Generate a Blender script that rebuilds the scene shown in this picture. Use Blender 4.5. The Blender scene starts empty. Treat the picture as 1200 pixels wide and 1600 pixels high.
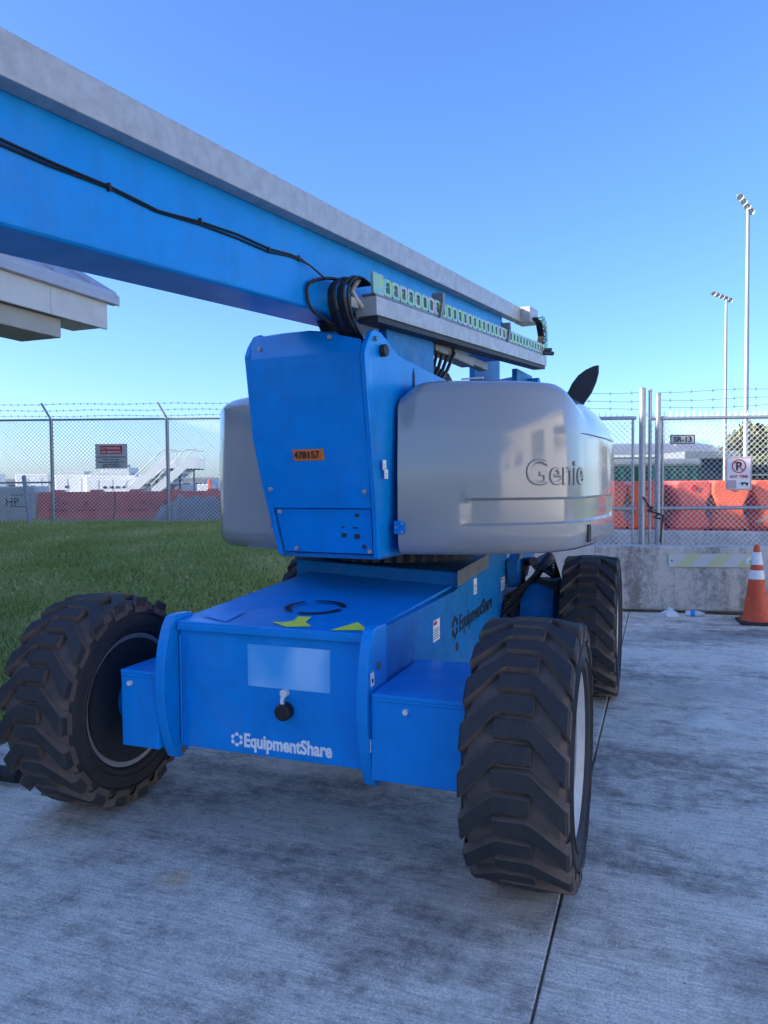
import bpy, math, random
import numpy as np
from mathutils import Matrix, Vector, Euler
R=math.radians; random.seed(7); rng=np.random.default_rng(7)
S=bpy.context.scene; COL=S.collection
# ------------------------------------------------------------------ camera, sky, sun, exposure
cd=bpy.data.cameras.new('camera'); cam=bpy.data.objects.new('camera',cd); COL.objects.link(cam); S.camera=cam
cd.sensor_fit='VERTICAL'; cd.sensor_height=36; cd.sensor_width=27; cd.lens=36*1155/1600; cd.clip_start=.05; cd.clip_end=3000
cam.matrix_world=Matrix.Translation((0,0,1.6))@Matrix.Rotation(R(90-2.2),4,'X')@Matrix.Rotation(R(0.5),4,'Z').inverted()
W=bpy.data.worlds.new('World'); S.world=W; W.use_nodes=True
SUN_EL=22; SUN_AZ=260            # azimuth clockwise from +Y
nt=W.node_tree; sk=nt.nodes.new('ShaderNodeTexSky'); sk.sky_type='NISHITA'; sk.sun_disc=False
sk.sun_elevation=R(SUN_EL); sk.sun_rotation=R(SUN_AZ); sk.air_density=1.0; sk.dust_density=1.0; sk.ozone_density=8.0; sk.altitude=0
hs=nt.nodes.new('ShaderNodeHueSaturation'); hs.inputs['Hue'].default_value=.510; hs.inputs['Saturation'].default_value=1.05; gm=nt.nodes.new('ShaderNodeGamma'); gm.inputs[1].default_value=.92; nt.links.new(sk.outputs[0],gm.inputs[0]); nt.links.new(gm.outputs[0],hs.inputs['Color']); nt.links.new(hs.outputs[0],nt.nodes['Background'].inputs[0]); nt.nodes['Background'].inputs[1].default_value=.15
sd=bpy.data.lights.new('sun','SUN'); sd.energy=4.6; sd.angle=R(.5); sd.color=(1,.93,.82)
sun=bpy.data.objects.new('sun',sd); COL.objects.link(sun)
a=R(SUN_AZ); tosun=Vector((math.sin(a)*math.cos(R(SUN_EL)),math.cos(a)*math.cos(R(SUN_EL)),math.sin(R(SUN_EL))))
sun.rotation_euler=tosun.to_track_quat('Z','Y').to_euler(); sun.location=(-30,-20,30)
S.view_settings.view_transform='Standard'; S.view_settings.look='None'; S.view_settings.exposure=1.48; S.view_settings.gamma=1
S.view_settings.use_curve_mapping=False
# ------------------------------------------------------------------ frames
TH=R(20.5); OX,OY=.0177,4.616        # lift centre and heading
def LW(x,y,z=0):                     # lift-frame to world (the slab joints share this grid)
    c,s=math.cos(TH),math.sin(TH); return (OX+x*c+y*s, OY-x*s+y*c, z)
# ------------------------------------------------------------------ materials
MATS={}
def mat(name,col,rough=.5,metal=0,var=0,vscale=6,col2=None,bump=0,bscale=60,stretch=(1,1,1),coat=0,spec=.5,emit=0,patch=None):
    m=bpy.data.materials.new(name); m.use_nodes=True; t=m.node_tree; N=t.nodes; L=t.links; b=N['Principled BSDF']
    b.inputs['Base Color'].default_value=(*col,1); b.inputs['Roughness'].default_value=rough; b.inputs['Metallic'].default_value=metal
    b.inputs['Coat Weight'].default_value=coat; b.inputs['Coat Roughness'].default_value=.12; b.inputs['Specular IOR Level'].default_value=spec
    tc=N.new('ShaderNodeTexCoord'); mp=N.new('ShaderNodeMapping'); mp.inputs['Scale'].default_value=stretch; L.new(tc.outputs['Object'],mp.inputs[0])
    if var or col2:
        n=N.new('ShaderNodeTexNoise'); n.inputs['Scale'].default_value=vscale; n.inputs['Detail'].default_value=6; n.inputs['Roughness'].default_value=.65; L.new(mp.outputs[0],n.inputs[0])
        r=N.new('ShaderNodeValToRGB'); r.color_ramp.elements[0].position=.35; r.color_ramp.elements[1].position=.68
        c2=col2 or tuple(c*(1-var) for c in col)
        r.color_ramp.elements[0].color=(*c2,1); r.color_ramp.elements[1].color=(*col,1)
        L.new(n.outputs[0],r.inputs[0]); L.new(r.outputs[0],b.inputs['Base Color'])
        mr=N.new('ShaderNodeMapRange'); mr.inputs[3].default_value=min(1,rough+.12); mr.inputs[4].default_value=max(.02,rough-.06); L.new(n.outputs[0],mr.inputs[0]); L.new(mr.outputs[0],b.inputs['Roughness'])
    if patch:
        src=b.inputs['Base Color'].links[0].from_socket
        def lay(scale,st,p0,p1,colr,f,src):
            m3=N.new('ShaderNodeMapping'); m3.inputs['Scale'].default_value=st; m3.inputs['Rotation'].default_value=(.3,.5,.2) if colr[0]>.1 else (0,0,0); L.new(tc.outputs['Object'],m3.inputs[0])
            n3=N.new('ShaderNodeTexNoise'); n3.inputs['Scale'].default_value=scale; n3.inputs['Detail'].default_value=7; n3.inputs['Roughness'].default_value=.7; L.new(m3.outputs[0],n3.inputs[0])
            m4=N.new('ShaderNodeMapRange'); m4.inputs[1].default_value=p0; m4.inputs[2].default_value=p1; m4.inputs[4].default_value=f; L.new(n3.outputs[0],m4.inputs[0])
            x=N.new('ShaderNodeMix'); x.data_type='RGBA'; L.new(m4.outputs[0],x.inputs[0]); L.new(src,x.inputs[6]); x.inputs[7].default_value=(*colr,1); L.new(x.outputs[2],b.inputs['Base Color']); return x.outputs[2]
        src=lay(9,(1,1,.12),.52,.72,(.03,.10,.22),.55*patch,src); src=lay(3,(30,1.2,3),.68,.71,(.25,.45,.75),.5*patch,src); lay(2.2,(1,1,1),.56,.70,(.16,.22,.30),.30*patch,src)
    if bump:
        n2=N.new('ShaderNodeTexNoise'); n2.inputs['Scale'].default_value=bscale; n2.inputs['Detail'].default_value=5; L.new(mp.outputs[0],n2.inputs[0])
        bp=N.new('ShaderNodeBump'); bp.inputs['Strength'].default_value=bump; bp.inputs['Distance'].default_value=.01; L.new(n2.outputs[0],bp.inputs['Height']); L.new(bp.outputs[0],b.inputs['Normal'])
    MATS[name]=m; return m
BLUE=mat('blue_paint',(.0,.26,.72),.32,0,.14,7,bump=.05,bscale=40,coat=.06,spec=.25,patch=.4)
BLUE2=mat('blue_paint_worn',(.003,.20,.54),.45,0,.28,9,bump=.08,bscale=30,coat=.0,spec=.25,patch=1)
GREY=mat('grey_cover_plastic',(.30,.305,.305),.09,0,.06,2,coat=.6,bump=.03,bscale=6)
STEEL=mat('galvanised_tray',(.47,.47,.46),.42,.35,.25,14,bump=.12,bscale=90)
STEELD=mat('dull_steel',(.26,.26,.26),.45,.6,.3,9)
def chainmat():
    m=bpy.data.materials.new('zinc_link'); m.use_nodes=True; t=m.node_tree; N=t.nodes; L=t.links; b=N['Principled BSDF']
    g=N.new('ShaderNodeNewGeometry'); n=N.new('ShaderNodeTexNoise'); n.inputs['Scale'].default_value=7; n.inputs['Detail'].default_value=3; L.new(g.outputs['Position'],n.inputs[0])
    r=N.new('ShaderNodeValToRGB'); e=r.color_ramp.elements; e[0].position=.34; e[0].color=(.16,.46,.36,1); e[1].position=.66; e[1].color=(.50,.34,.42,1)
    for p,c in((.44,(.42,.52,.16)),(.52,(.22,.42,.36)),(.58,(.50,.48,.24))): x=e.new(p); x.color=(*c,1)
    L.new(n.outputs[0],r.inputs[0]); L.new(r.outputs[0],b.inputs['Base Color']); b.inputs['Metallic'].default_value=.45; b.inputs['Roughness'].default_value=.32; return m
CHAIN=chainmat()
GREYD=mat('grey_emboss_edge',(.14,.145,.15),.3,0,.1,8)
RUB=mat('tyre_rubber',(.020,.020,.023),.68,0,.3,12,bump=.25,bscale=70,col2=(.036,.034,.033))
DUST=mat('dusty_rubber',(.135,.10,.08),.9,0,col2=(.085,.07,.06),vscale=9,bump=.3,bscale=60)
HOSE=mat('black_hose',(.015,.015,.017),.5,0,.3,30)
DARK=mat('dark_cavity_paint',(.02,.025,.03),.6,0,.2,9)
BLACKP=mat('black_print',(.012,.012,.015),.5,0,.1,20)
WHITEP=mat('white_print',(.88,.88,.88),.5,0,.1,20)
YEL=mat('yellow_sticker',(.85,.88,.05),.5,0,.12,20)
CYANS=mat('light_blue_sticker',(.02,.28,.75),.45,0,.1,10)
ORS=mat('orange_tag',(.85,.19,.03),.5,0,.12,25)
REDP=mat('red_print',(.55,.02,.03),.5,0,.1,20)
RIM=mat('wheel_rim_paint',(.45,.47,.50),.4,.1,.25,9)
GALV=mat('galvanised_pipe',(.42,.44,.46),.45,.55,.25,25,bump=.1,bscale=80)
WIRE=mat('fence_wire',(.80,.81,.82),.45,.1,.2,9)
BARB=mat('barbed_wire',(.20,.19,.18),.6,.5,.3,9)
REDB=mat('red_barrier_plastic',(.90,.14,.08),.5,0,.2,3,bump=.1,bscale=12)
ORB=mat('orange_barrier_plastic',(.90,.14,.05),.45,0,.2,3,bump=.1,bscale=12)
CONE=mat('cone_plastic',(.72,.085,.02),.5,0,.25,14)
REFL=mat('reflective_collar',(.78,.78,.78),.4,0,.15,30)
WHITE=mat('white_equipment_paint',(.74,.75,.76),.4,0,.15,4)
WHITE2=mat('weathered_white_paint',(.62,.62,.60),.5,0,.25,3)
GREEN=mat('green_tarp',(.012,.10,.06),.6,0,.4,2)
ROOFG=mat('grey_metal_roof',(.30,.31,.32),.4,.3,.25,1.5,stretch=(1,8,1))
ROOF=mat('roof_sheet',(.42,.44,.50),.45,.2,.15,2)
FASC=mat('painted_fascia',(.60,.60,.57),.55,0,.12,3,bump=.05,bscale=20)
BEAM=mat('beige_soffit_board',(.42,.40,.36),.7,0,.12,4)  # soffit boards in a darker beige than the fascia
WALLM=mat('building_wall',(.66,.64,.60),.8,0,.1,2,bump=.1,bscale=30)
TARP=mat('grey_tarpaulin',(.30,.29,.27),.6,0,.35,3,bump=.4,bscale=14)
BARK=mat('bark',(.09,.065,.045),.9,0,.3,9)
LEAF=mat('foliage',(.12,.145,.05),.7,0,col2=(.06,.08,.035),vscale=2)
GLASS=mat('dark_glass',(.03,.04,.05),.08,0,.1,5)
TIRE=mat('plain_tyre',(.03,.03,.03),.8,0,.2,9)
YELM=mat('yellow_paint',(.75,.50,.03),.5,0,.2,9)
def concrete(name,c1,c2,stain,broom=True,scale=1.0,rough=.75):
    m=bpy.data.materials.new(name); m.use_nodes=True; t=m.node_tree; N=t.nodes; L=t.links; b=N['Principled BSDF']
    g=N.new('ShaderNodeNewGeometry'); mp=N.new('ShaderNodeMapping'); mp.inputs['Rotation'].default_value=(0,0,TH); L.new(g.outputs['Position'],mp.inputs[0])
    def noise(sc,det,rg,vec,dist=0):
        n=N.new('ShaderNodeTexNoise'); n.inputs['Scale'].default_value=sc; n.inputs['Detail'].default_value=det; n.inputs['Roughness'].default_value=rg; n.inputs['Distortion'].default_value=dist; L.new(vec,n.inputs[0]); return n.outputs[0]
    def ramp(v,p0,p1,a,bb):
        r=N.new('ShaderNodeValToRGB'); r.color_ramp.elements[0].position=p0; r.color_ramp.elements[1].position=p1; r.color_ramp.elements[0].color=(*a,1); r.color_ramp.elements[1].color=(*bb,1); L.new(v,r.inputs[0]); return r.outputs[0]
    def mix(fac,a,bb,mode='MIX'):
        x=N.new('ShaderNodeMix'); x.data_type='RGBA'; x.blend_type=mode
        if isinstance(fac,float): x.inputs[0].default_value=fac
        else: L.new(fac,x.inputs[0])
        L.new(a,x.inputs[6]); L.new(bb,x.inputs[7]); return x.outputs[2]
    st=N.new('ShaderNodeMapping'); st.inputs['Scale'].default_value=(.35,1,1) if broom else (1,1,.25); L.new(mp.outputs[0],st.inputs[0])
    md=tuple((x+y)/2 for x,y in zip(c1,c2)); dk=tuple(x*y for x,y in zip(c2,stain))
    def ramp4(v,ps,cs):
        r=N.new('ShaderNodeValToRGB'); e=r.color_ramp.elements; e[0].position=ps[0]; e[0].color=(*cs[0],1); e[1].position=ps[-1]; e[1].color=(*cs[-1],1)
        for p_,c_ in zip(ps[1:-1],cs[1:-1]): x=e.new(p_); x.color=(*c_,1)
        L.new(v,r.inputs[0]); return r.outputs[0]
    n1=noise(1.3*scale,13,.76,st.outputs[0],.2); n2=noise(8*scale,10,.8,mp.outputs[0],.15)
    av=N.new('ShaderNodeMath'); av.operation='MULTIPLY_ADD'; av.inputs[1].default_value=.38; L.new(n2,av.inputs[0])
    hv=N.new('ShaderNodeMath'); hv.operation='MULTIPLY'; hv.inputs[1].default_value=.62; L.new(n1,hv.inputs[0]); L.new(hv.outputs[0],av.inputs[2])
    c=ramp4(av.outputs[0],(.415,.46,.49,.535),(dk,c2,md,c1))
    fine=ramp(noise(110*scale,3,.8,mp.outputs[0]),.36,.62,(.60,.60,.60),(1.15,1.15,1.15)); c=mix(.85,c,fine,'MULTIPLY')
    spots=ramp(noise(26*scale,6,.75,mp.outputs[0],.3),.34,.46,(.55,.55,.56),(1,1,1)); c=mix(.7,c,spots,'MULTIPLY')
    if broom:
        bm=N.new('ShaderNodeMapping'); bm.inputs['Scale'].default_value=(2.6,44,1); bm.inputs['Rotation'].default_value=(0,0,R(2)); L.new(mp.outputs[0],bm.inputs[0])
        bn=noise(1.6,6,.65,bm.outputs[0],.15); c=mix(.5,c,ramp(bn,.40,.58,(.62,.62,.62),(1.08,1.08,1.08)),'MULTIPLY')
        # lighter scuffs and rusty mark
        sc=ramp(noise(.8,7,.6,mp.outputs[0],1.2),.55,.68,(0,0,0),(1,1,1)); cc=N.new('ShaderNodeRGB'); cc.outputs[0].default_value=(min(1,c1[0]*1.25),min(1,c1[1]*1.25),min(1,c1[2]*1.25),1)
        ml=N.new('ShaderNodeMath'); ml.operation='MULTIPLY'; ml.inputs[1].default_value=.45; L.new(sc,ml.inputs[0]); c=mix(ml.outputs[0],c,cc.outputs[0])
    if broom:      # old spills and grime patches; the one before the tyre has shade painted in
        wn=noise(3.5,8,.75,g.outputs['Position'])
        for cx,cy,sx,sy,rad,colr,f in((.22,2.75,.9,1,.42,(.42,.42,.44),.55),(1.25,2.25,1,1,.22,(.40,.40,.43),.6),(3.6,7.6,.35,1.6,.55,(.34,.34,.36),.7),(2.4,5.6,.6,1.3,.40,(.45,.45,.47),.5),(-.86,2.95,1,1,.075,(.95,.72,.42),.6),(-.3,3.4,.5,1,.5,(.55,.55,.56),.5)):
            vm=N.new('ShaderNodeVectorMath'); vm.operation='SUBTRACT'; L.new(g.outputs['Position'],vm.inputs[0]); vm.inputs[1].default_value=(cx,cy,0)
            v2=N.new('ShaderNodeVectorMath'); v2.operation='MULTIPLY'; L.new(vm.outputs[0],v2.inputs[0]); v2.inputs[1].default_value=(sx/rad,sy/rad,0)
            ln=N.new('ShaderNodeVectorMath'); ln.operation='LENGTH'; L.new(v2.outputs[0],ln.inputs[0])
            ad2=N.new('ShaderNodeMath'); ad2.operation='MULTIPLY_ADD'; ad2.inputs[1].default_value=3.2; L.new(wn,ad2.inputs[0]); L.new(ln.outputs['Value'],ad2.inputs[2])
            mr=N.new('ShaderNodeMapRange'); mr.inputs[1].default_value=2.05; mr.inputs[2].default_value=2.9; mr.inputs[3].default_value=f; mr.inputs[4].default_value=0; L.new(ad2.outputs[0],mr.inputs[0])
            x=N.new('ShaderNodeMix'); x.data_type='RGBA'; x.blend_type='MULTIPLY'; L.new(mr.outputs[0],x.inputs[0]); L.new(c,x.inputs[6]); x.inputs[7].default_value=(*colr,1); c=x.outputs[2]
    L.new(c,b.inputs['Base Color']); b.inputs['Roughness'].default_value=rough
    bp=N.new('ShaderNodeBump'); bp.inputs['Strength'].default_value=.5; bp.inputs['Distance'].default_value=.004
    if broom:
        ad=N.new('ShaderNodeMath'); ad.operation='ADD'; L.new(bn,ad.inputs[0]); L.new(noise(90,4,.7,mp.outputs[0]),ad.inputs[1]); L.new(ad.outputs[0],bp.inputs['Height'])
    else: L.new(noise(40,6,.7,mp.outputs[0]),bp.inputs['Height'])
    L.new(bp.outputs[0],b.inputs['Normal']); MATS[name]=m; return m
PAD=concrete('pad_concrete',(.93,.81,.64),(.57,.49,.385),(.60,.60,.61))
WALLC=concrete('barrier_concrete',(.60,.56,.50),(.40,.38,.34),(.60,.59,.57),False,1.6,.85)
APRON=concrete('apron_concrete',(.42,.41,.39),(.33,.32,.31),(.75,.75,.74),False,.12,.85)
def ground_mat():
    m=bpy.data.materials.new('grass_ground'); m.use_nodes=True; t=m.node_tree; N=t.nodes; L=t.links; b=N['Principled BSDF']
    g=N.new('ShaderNodeNewGeometry'); n=N.new('ShaderNodeTexNoise'); n.inputs['Scale'].default_value=1.3; n.inputs['Detail'].default_value=9; n.inputs['Roughness'].default_value=.75; L.new(g.outputs['Position'],n.inputs[0])
    r=N.new('ShaderNodeValToRGB'); e=r.color_ramp.elements; e[0].position=.3; e[0].color=(.10,.13,.035,1); e[1].position=.7; e[1].color=(.26,.25,.12,1); x=e.new(.5); x.color=(.14,.19,.06,1)
    L.new(n.outputs[0],r.inputs[0]); L.new(r.outputs[0],b.inputs['Base Color']); b.inputs['Roughness'].default_value=.9
    MATS['grass_ground']=m; return m
GGR=ground_mat()
# ------------------------------------------------------------------ mesh helpers
class MB:
    def __init__(s): s.v=[]; s.f=[]; s.mi=[]; s.cm=0
    def add(s,vs,fs):
        o=len(s.v); s.v+=[tuple(v) for v in vs]
        for f in fs: s.f.append(tuple(i+o for i in f)); s.mi.append(s.cm)
        return s
    def box(s,x0,x1,y0,y1,z0,z1):
        return s.add([(x0,y0,z0),(x1,y0,z0),(x1,y1,z0),(x0,y1,z0),(x0,y0,z1),(x1,y0,z1),(x1,y1,z1),(x0,y1,z1)],
            [(0,3,2,1),(4,5,6,7),(0,1,5,4),(1,2,6,5),(2,3,7,6),(3,0,4,7)])
    def hexa(s,p):   # 8 points like box
        return s.add(p,[(0,3,2,1),(4,5,6,7),(0,1,5,4),(1,2,6,5),(2,3,7,6),(3,0,4,7)])
    def prism(s,poly,ax,a,b):
        def P(u,w,t): return {'x':(t,u,w),'y':(u,t,w),'z':(u,w,t)}[ax]
        n=len(poly); vs=[P(u,w,a) for u,w in poly]+[P(u,w,b) for u,w in poly]
        return s.add(vs,[tuple(range(n))[::-1],tuple(range(n,2*n))]+[(i,(i+1)%n,n+(i+1)%n,n+i) for i in range(n)])
    def tube(s,pts,r,n=8,caps=True):
        pts=[Vector(p) for p in pts]; o=len(s.v); prev=None; vs=[]
        for i,p in enumerate(pts):
            d=(pts[min(i+1,len(pts)-1)]-pts[max(i-1,0)]).normalized()
            if prev is None: u=d.orthogonal().normalized()
            else: u=(prev-d*prev.dot(d)).normalized()
            prev=u; w=d.cross(u); rr=r[i] if isinstance(r,(list,tuple)) else r
            vs+=[p+(u*math.cos(2*math.pi*k/n)+w*math.sin(2*math.pi*k/n))*rr for k in range(n)]
        fs=[(i*n+k,i*n+(k+1)%n,(i+1)*n+(k+1)%n,(i+1)*n+k) for i in range(len(pts)-1) for k in range(n)]
        if caps: fs+=[tuple(range(n))[::-1],tuple(range((len(pts)-1)*n,len(pts)*n))]
        return s.add(vs,fs)
    def cyl(s,p0,p1,r0,r1=None,n=16): return s.tube([p0,p1],[r0,r0 if r1 is None else r1],n)
    def lathe(s,prof,ax='x',n=48,c=(0,0,0),closed=True):   # prof: list of (t along axis, radius)
        vs=[];m=len(prof)
        for k in range(n):
            A=2*math.pi*k/n; ca,sa=math.cos(A),math.sin(A)
            for t,r in prof:
                v={'x':(t,r*ca,r*sa),'y':(r*ca,t,r*sa),'z':(r*ca,r*sa,t)}[ax]; vs.append((v[0]+c[0],v[1]+c[1],v[2]+c[2]))
        mm=m if closed else m-1
        return s.add(vs,[(k*m+i,k*m+(i+1)%m,((k+1)%n)*m+(i+1)%m,((k+1)%n)*m+i) for k in range(n) for i in range(mm)])
    def grid(s,rows,flip=False):
        m=len(rows[0]); vs=[p for r in rows for p in r]
        return s.add(vs,[((i*m+j),(i*m+j+1),((i+1)*m+j+1),((i+1)*m+j)) for i in range(len(rows)-1) for j in range(m-1)])
    def build(s,name,mats,parent=None,smooth=None,bevel=0,loc=None,rot=None,seg=2):
        me=bpy.data.meshes.new(name); me.from_pydata(s.v,[],s.f); 
        ms=mats if isinstance(mats,(list,tuple)) else [mats]
        for m in ms: me.materials.append(m)
        if len(ms)>1: me.polygons.foreach_set('material_index',s.mi)
        me.update()
        import bmesh
        bm=bmesh.new(); bm.from_mesh(me); bmesh.ops.recalc_face_normals(bm,faces=bm.faces); bm.to_mesh(me); bm.free()
        if smooth:
            me.polygons.foreach_set('use_smooth',[True]*len(me.polygons)); me.set_sharp_from_angle(angle=R(smooth))
        o=bpy.data.objects.new(name,me); COL.objects.link(o)
        if parent: o.parent=parent
        if loc is not None: o.location=loc
        if rot is not None: o.rotation_euler=rot
        if bevel:
            b=o.modifiers.new('bevel','BEVEL'); b.width=bevel; b.segments=seg; b.limit_method='ANGLE'; b.angle_limit=R(35); b.harden_normals=False
        return o
def tag(o,label=None,cat=None,group=None,kind=None):
    if label: o['label']=label
    if cat: o['category']=cat
    if group: o['group']=group
    if kind: o['kind']=kind
    return o
def thing(name,label,cat,loc=(0,0,0),rz=0,group=None):
    o=bpy.data.objects.new(name,None); COL.objects.link(o); o.location=loc; o.rotation_euler=(0,0,rz); o.empty_display_size=.2
    return tag(o,label,cat,group)
def kids(o): return [c for c in bpy.data.objects if c.parent==o]
def copy_tree(o,parent=None,loc=None,rz=None,label=None):
    ch=kids(o); c=o.copy(); COL.objects.link(c)
    if parent is not None: c.parent=parent
    if loc is not None: c.location=loc
    if rz is not None: c.rotation_euler=(0,0,rz)
    if label: c['label']=label
    for k in ch: copy_tree(k,c)
    return c
def text(body,size,m,parent,loc,rot,name='lettering',depth=.0015,bold=0,ax=1.0,align='LEFT',shear=0,space=1):
    cu=bpy.data.curves.new('tmp','FONT'); cu.body=body; cu.size=size; cu.extrude=depth; cu.offset=bold; cu.align_x=align; cu.shear=shear; cu.space_character=space; cu.resolution_u=3
    to=bpy.data.objects.new('tmp',cu); COL.objects.link(to); dg=bpy.context.evaluated_depsgraph_get(); me=bpy.data.meshes.new_from_object(to.evaluated_get(dg))
    bpy.data.objects.remove(to); bpy.data.curves.remove(cu)
    me.materials.clear(); me.materials.append(m); me.name=name
    o=bpy.data.objects.new(name,me); COL.objects.link(o)
    if parent: o.parent=parent
    o.location=loc; o.rotation_euler=rot; o.scale=(ax,1,1); return o
FRONT=(R(90),0,0); RIGHT=(R(90),0,R(90)); FLAT=(0,0,0)
# ------------------------------------------------------------------ terrain
def sm(t): t=max(0,min(1,t)); return t*t*(3-2*t)
def terr(x,y):     # world
    h=.80*sm((y-5.2)/10.5)*sm((1.2-x)/3.2)
    if y>19: h*=1-.45*sm((y-19)/30)
    lx=(x-OX)*math.cos(TH)-(y-OY)*math.sin(TH)
    h*=sm((-2.45-lx)/1.5) if y<30 else 1
    return h-.035
xs=np.unique(np.concatenate([np.linspace(-16,9,90),np.linspace(-900,-16,24),np.linspace(9,900,24)])); ys=np.unique(np.concatenate([np.linspace(-60,2,8),np.linspace(2,32,100),np.linspace(32,120,16),np.linspace(120,1500,10)]))
b=MB(); b.grid([[(x,y,terr(x,y)-(.02 if y<2 else 0)) for x in xs] for y in ys]); g=b.build('ground',GGR,smooth=60); tag(g,kind='structure')
# concrete pad: slabs in the lift's own grid, recessed joints
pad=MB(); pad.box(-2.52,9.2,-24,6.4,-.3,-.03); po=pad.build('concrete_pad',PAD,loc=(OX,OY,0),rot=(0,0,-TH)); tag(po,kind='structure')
xj=[-2.45,1.25,5.1,9.1]; yj=[-23.5,-18.7,-13.9,-9.1,-4.25,.45,5.3]
sb={}
for i in range(3):
    for j in range(6):
        w=xj[i+1]-xj[i]-.010; d=yj[j+1]-yj[j]-.010; k=(round(w,3),round(d,3))
        if k not in sb:
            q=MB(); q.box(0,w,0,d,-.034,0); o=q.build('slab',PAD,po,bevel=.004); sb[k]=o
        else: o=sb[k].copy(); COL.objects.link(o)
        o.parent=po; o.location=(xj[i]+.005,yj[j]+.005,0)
# far pavement strips beyond the fences
q=MB(); q.box(-300,-3,44,170,-.2,.42); tag(q.build('airport_apron',APRON),kind='structure')
q=MB(); q.box(2.5,40,10.0,15.6,-.2,.0); tag(q.build('service_road',APRON,loc=(0,.0,.0)),kind='structure')
# grass blades
def grass():
    n=240000; x=rng.uniform(-11,2.2,n*2); y=4.0+rng.random(n*2)**1.5*14.5
    c,s=math.cos(TH),math.sin(TH); lx=(x-OX)*c-(y-OY)*s; edge=-2.55+.10*np.sin(y*3.1)+.06*np.sin(y*9.3)
    keep=(lx<edge)&(x>-.62*y-1.2)&(x<-.0+.35*0+1.2)
    x=x[keep][:n]; y=y[keep][:n]; n=len(x)
    z=np.array([terr(a,b_) for a,b_ in zip(x,y)])
    clump=np.sin(x*2.1+1.3*np.sin(y*1.7))*np.sin(y*1.9+x*.7)*.5+.5
    h=(.020+.035*rng.random(n)+.035*clump*rng.random(n))*(1+.04*(y-4)); w=(.004+.004*rng.random(n))*(1+.09*(y-4))
    a_=rng.uniform(0,2*np.pi,n); lean=rng.uniform(.2,.9,n)*h; la=rng.uniform(0,2*np.pi,n)
    dx,dy=np.cos(a_)*w,np.sin(a_)*w
    V=np.empty((n,4,3)); V[:,0]=np.c_[x-dx,y-dy,z]; V[:,1]=np.c_[x+dx,y+dy,z]
    mx,my,mz=x+.35*lean*np.cos(la),y+.35*lean*np.sin(la),z+.6*h
    V[:,2]=np.c_[mx+dx*.8,my+dy*.8,mz]; V[:,3]=np.c_[x+lean*np.cos(la),y+lean*np.sin(la),z+h]
    me=bpy.data.meshes.new('grass'); me.vertices.add(n*4); me.vertices.foreach_set('co',V.ravel()); me.loops.add(n*4); me.polygons.add(n)
    me.loops.foreach_set('vertex_index',np.arange(n*4)); me.polygons.foreach_set('loop_start',np.arange(n)*4); me.polygons.foreach_set('loop_total',np.full(n,4))
    me.update(calc_edges=True); me.validate()
    m=bpy.data.materials.new('grass_blades'); m.use_nodes=True; t=m.node_tree; N=t.nodes; L=t.links; bs=N['Principled BSDF']
    gn=N.new('ShaderNodeNewGeometry'); r=N.new('ShaderNodeValToRGB'); e=r.color_ramp.elements; e[0].color=(.32,.37,.08,1); e[1].color=(.80,.68,.38,1); k=e.new(.62); k.color=(.52,.56,.18,1)
    nz=N.new('ShaderNodeTexNoise'); nz.inputs['Scale'].default_value=.9; nz.inputs['Detail'].default_value=6; L.new(gn.outputs['Position'],nz.inputs[0])
    mx_=N.new('ShaderNodeMath'); mx_.operation='MULTIPLY_ADD'; mx_.inputs[1].default_value=.55; L.new(gn.outputs['Random Per Island'],mx_.inputs[0])
    mr=N.new('ShaderNodeMapRange'); mr.inputs[1].default_value=.3; mr.inputs[2].default_value=.7; mr.inputs[3].default_value=0; mr.inputs[4].default_value=.5; L.new(nz.outputs[0],mr.inputs[0]); L.new(mr.outputs[0],mx_.inputs[2])
    L.new(mx_.outputs[0],r.inputs[0]); L.new(r.outputs[0],bs.inputs['Base Color']); bs.inputs['Roughness'].default_value=.6; tl=N.new('ShaderNodeBsdfTranslucent'); L.new(r.outputs[0],tl.inputs[0]); ms=N.new('ShaderNodeMixShader'); ms.inputs[0].default_value=.45; L.new(bs.outputs[0],ms.inputs[1]); L.new(tl.outputs[0],ms.inputs[2]); L.new(ms.outputs[0],N['Material Output'].inputs[0])
    me.materials.append(m); o=bpy.data.objects.new('grass',me); COL.objects.link(o); tag(o,'rough green grass bank between the concrete pad and the left fence','grass',kind='stuff')
grass()
# loose grit along the pad edge and scattered on the slabs
def grit(name,label,cat,pts,m):
    b=MB()
    for x,y,z,r in pts:
        k=[(random.uniform(.6,1.2)*r,random.uniform(.6,1.2)*r) for _ in range(4)]
        b.add([(x-k[0][0],y,z),(x,y-k[1][0],z),(x+k[2][0],y,z),(x,y+k[3][0],z),(x,y,z+r*.9)],[(0,1,4),(1,2,4),(2,3,4),(3,0,4)])
    tag(b.build(name,m),label,cat,kind='stuff')
pts=[]
for _ in range(2600):
    t=random.uniform(-4,5); w=random.gauss(0,.09); X,Y,_z=LW(-2.47+w,t); pts.append((X,Y,.0 if w>.02 else -.03+.03,random.uniform(.003,.013)))
grit('edge_gravel','loose soil and small stones along the pad edge by the grass','gravel',pts,mat('soil_stones',(.16,.13,.10),.9,0,.4,30))
pts=[]
for _ in range(900):
    X,Y,_z=LW(random.uniform(-2.3,4),random.uniform(-3.2,4.9)); pts.append((X,Y,.0,random.uniform(.0012,.0045)))
grit('slab_grit','fine dark grit scattered over the concrete slabs','grit',pts,mat('grit_grains',(.12,.10,.085),.9,0,.4,30))
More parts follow.
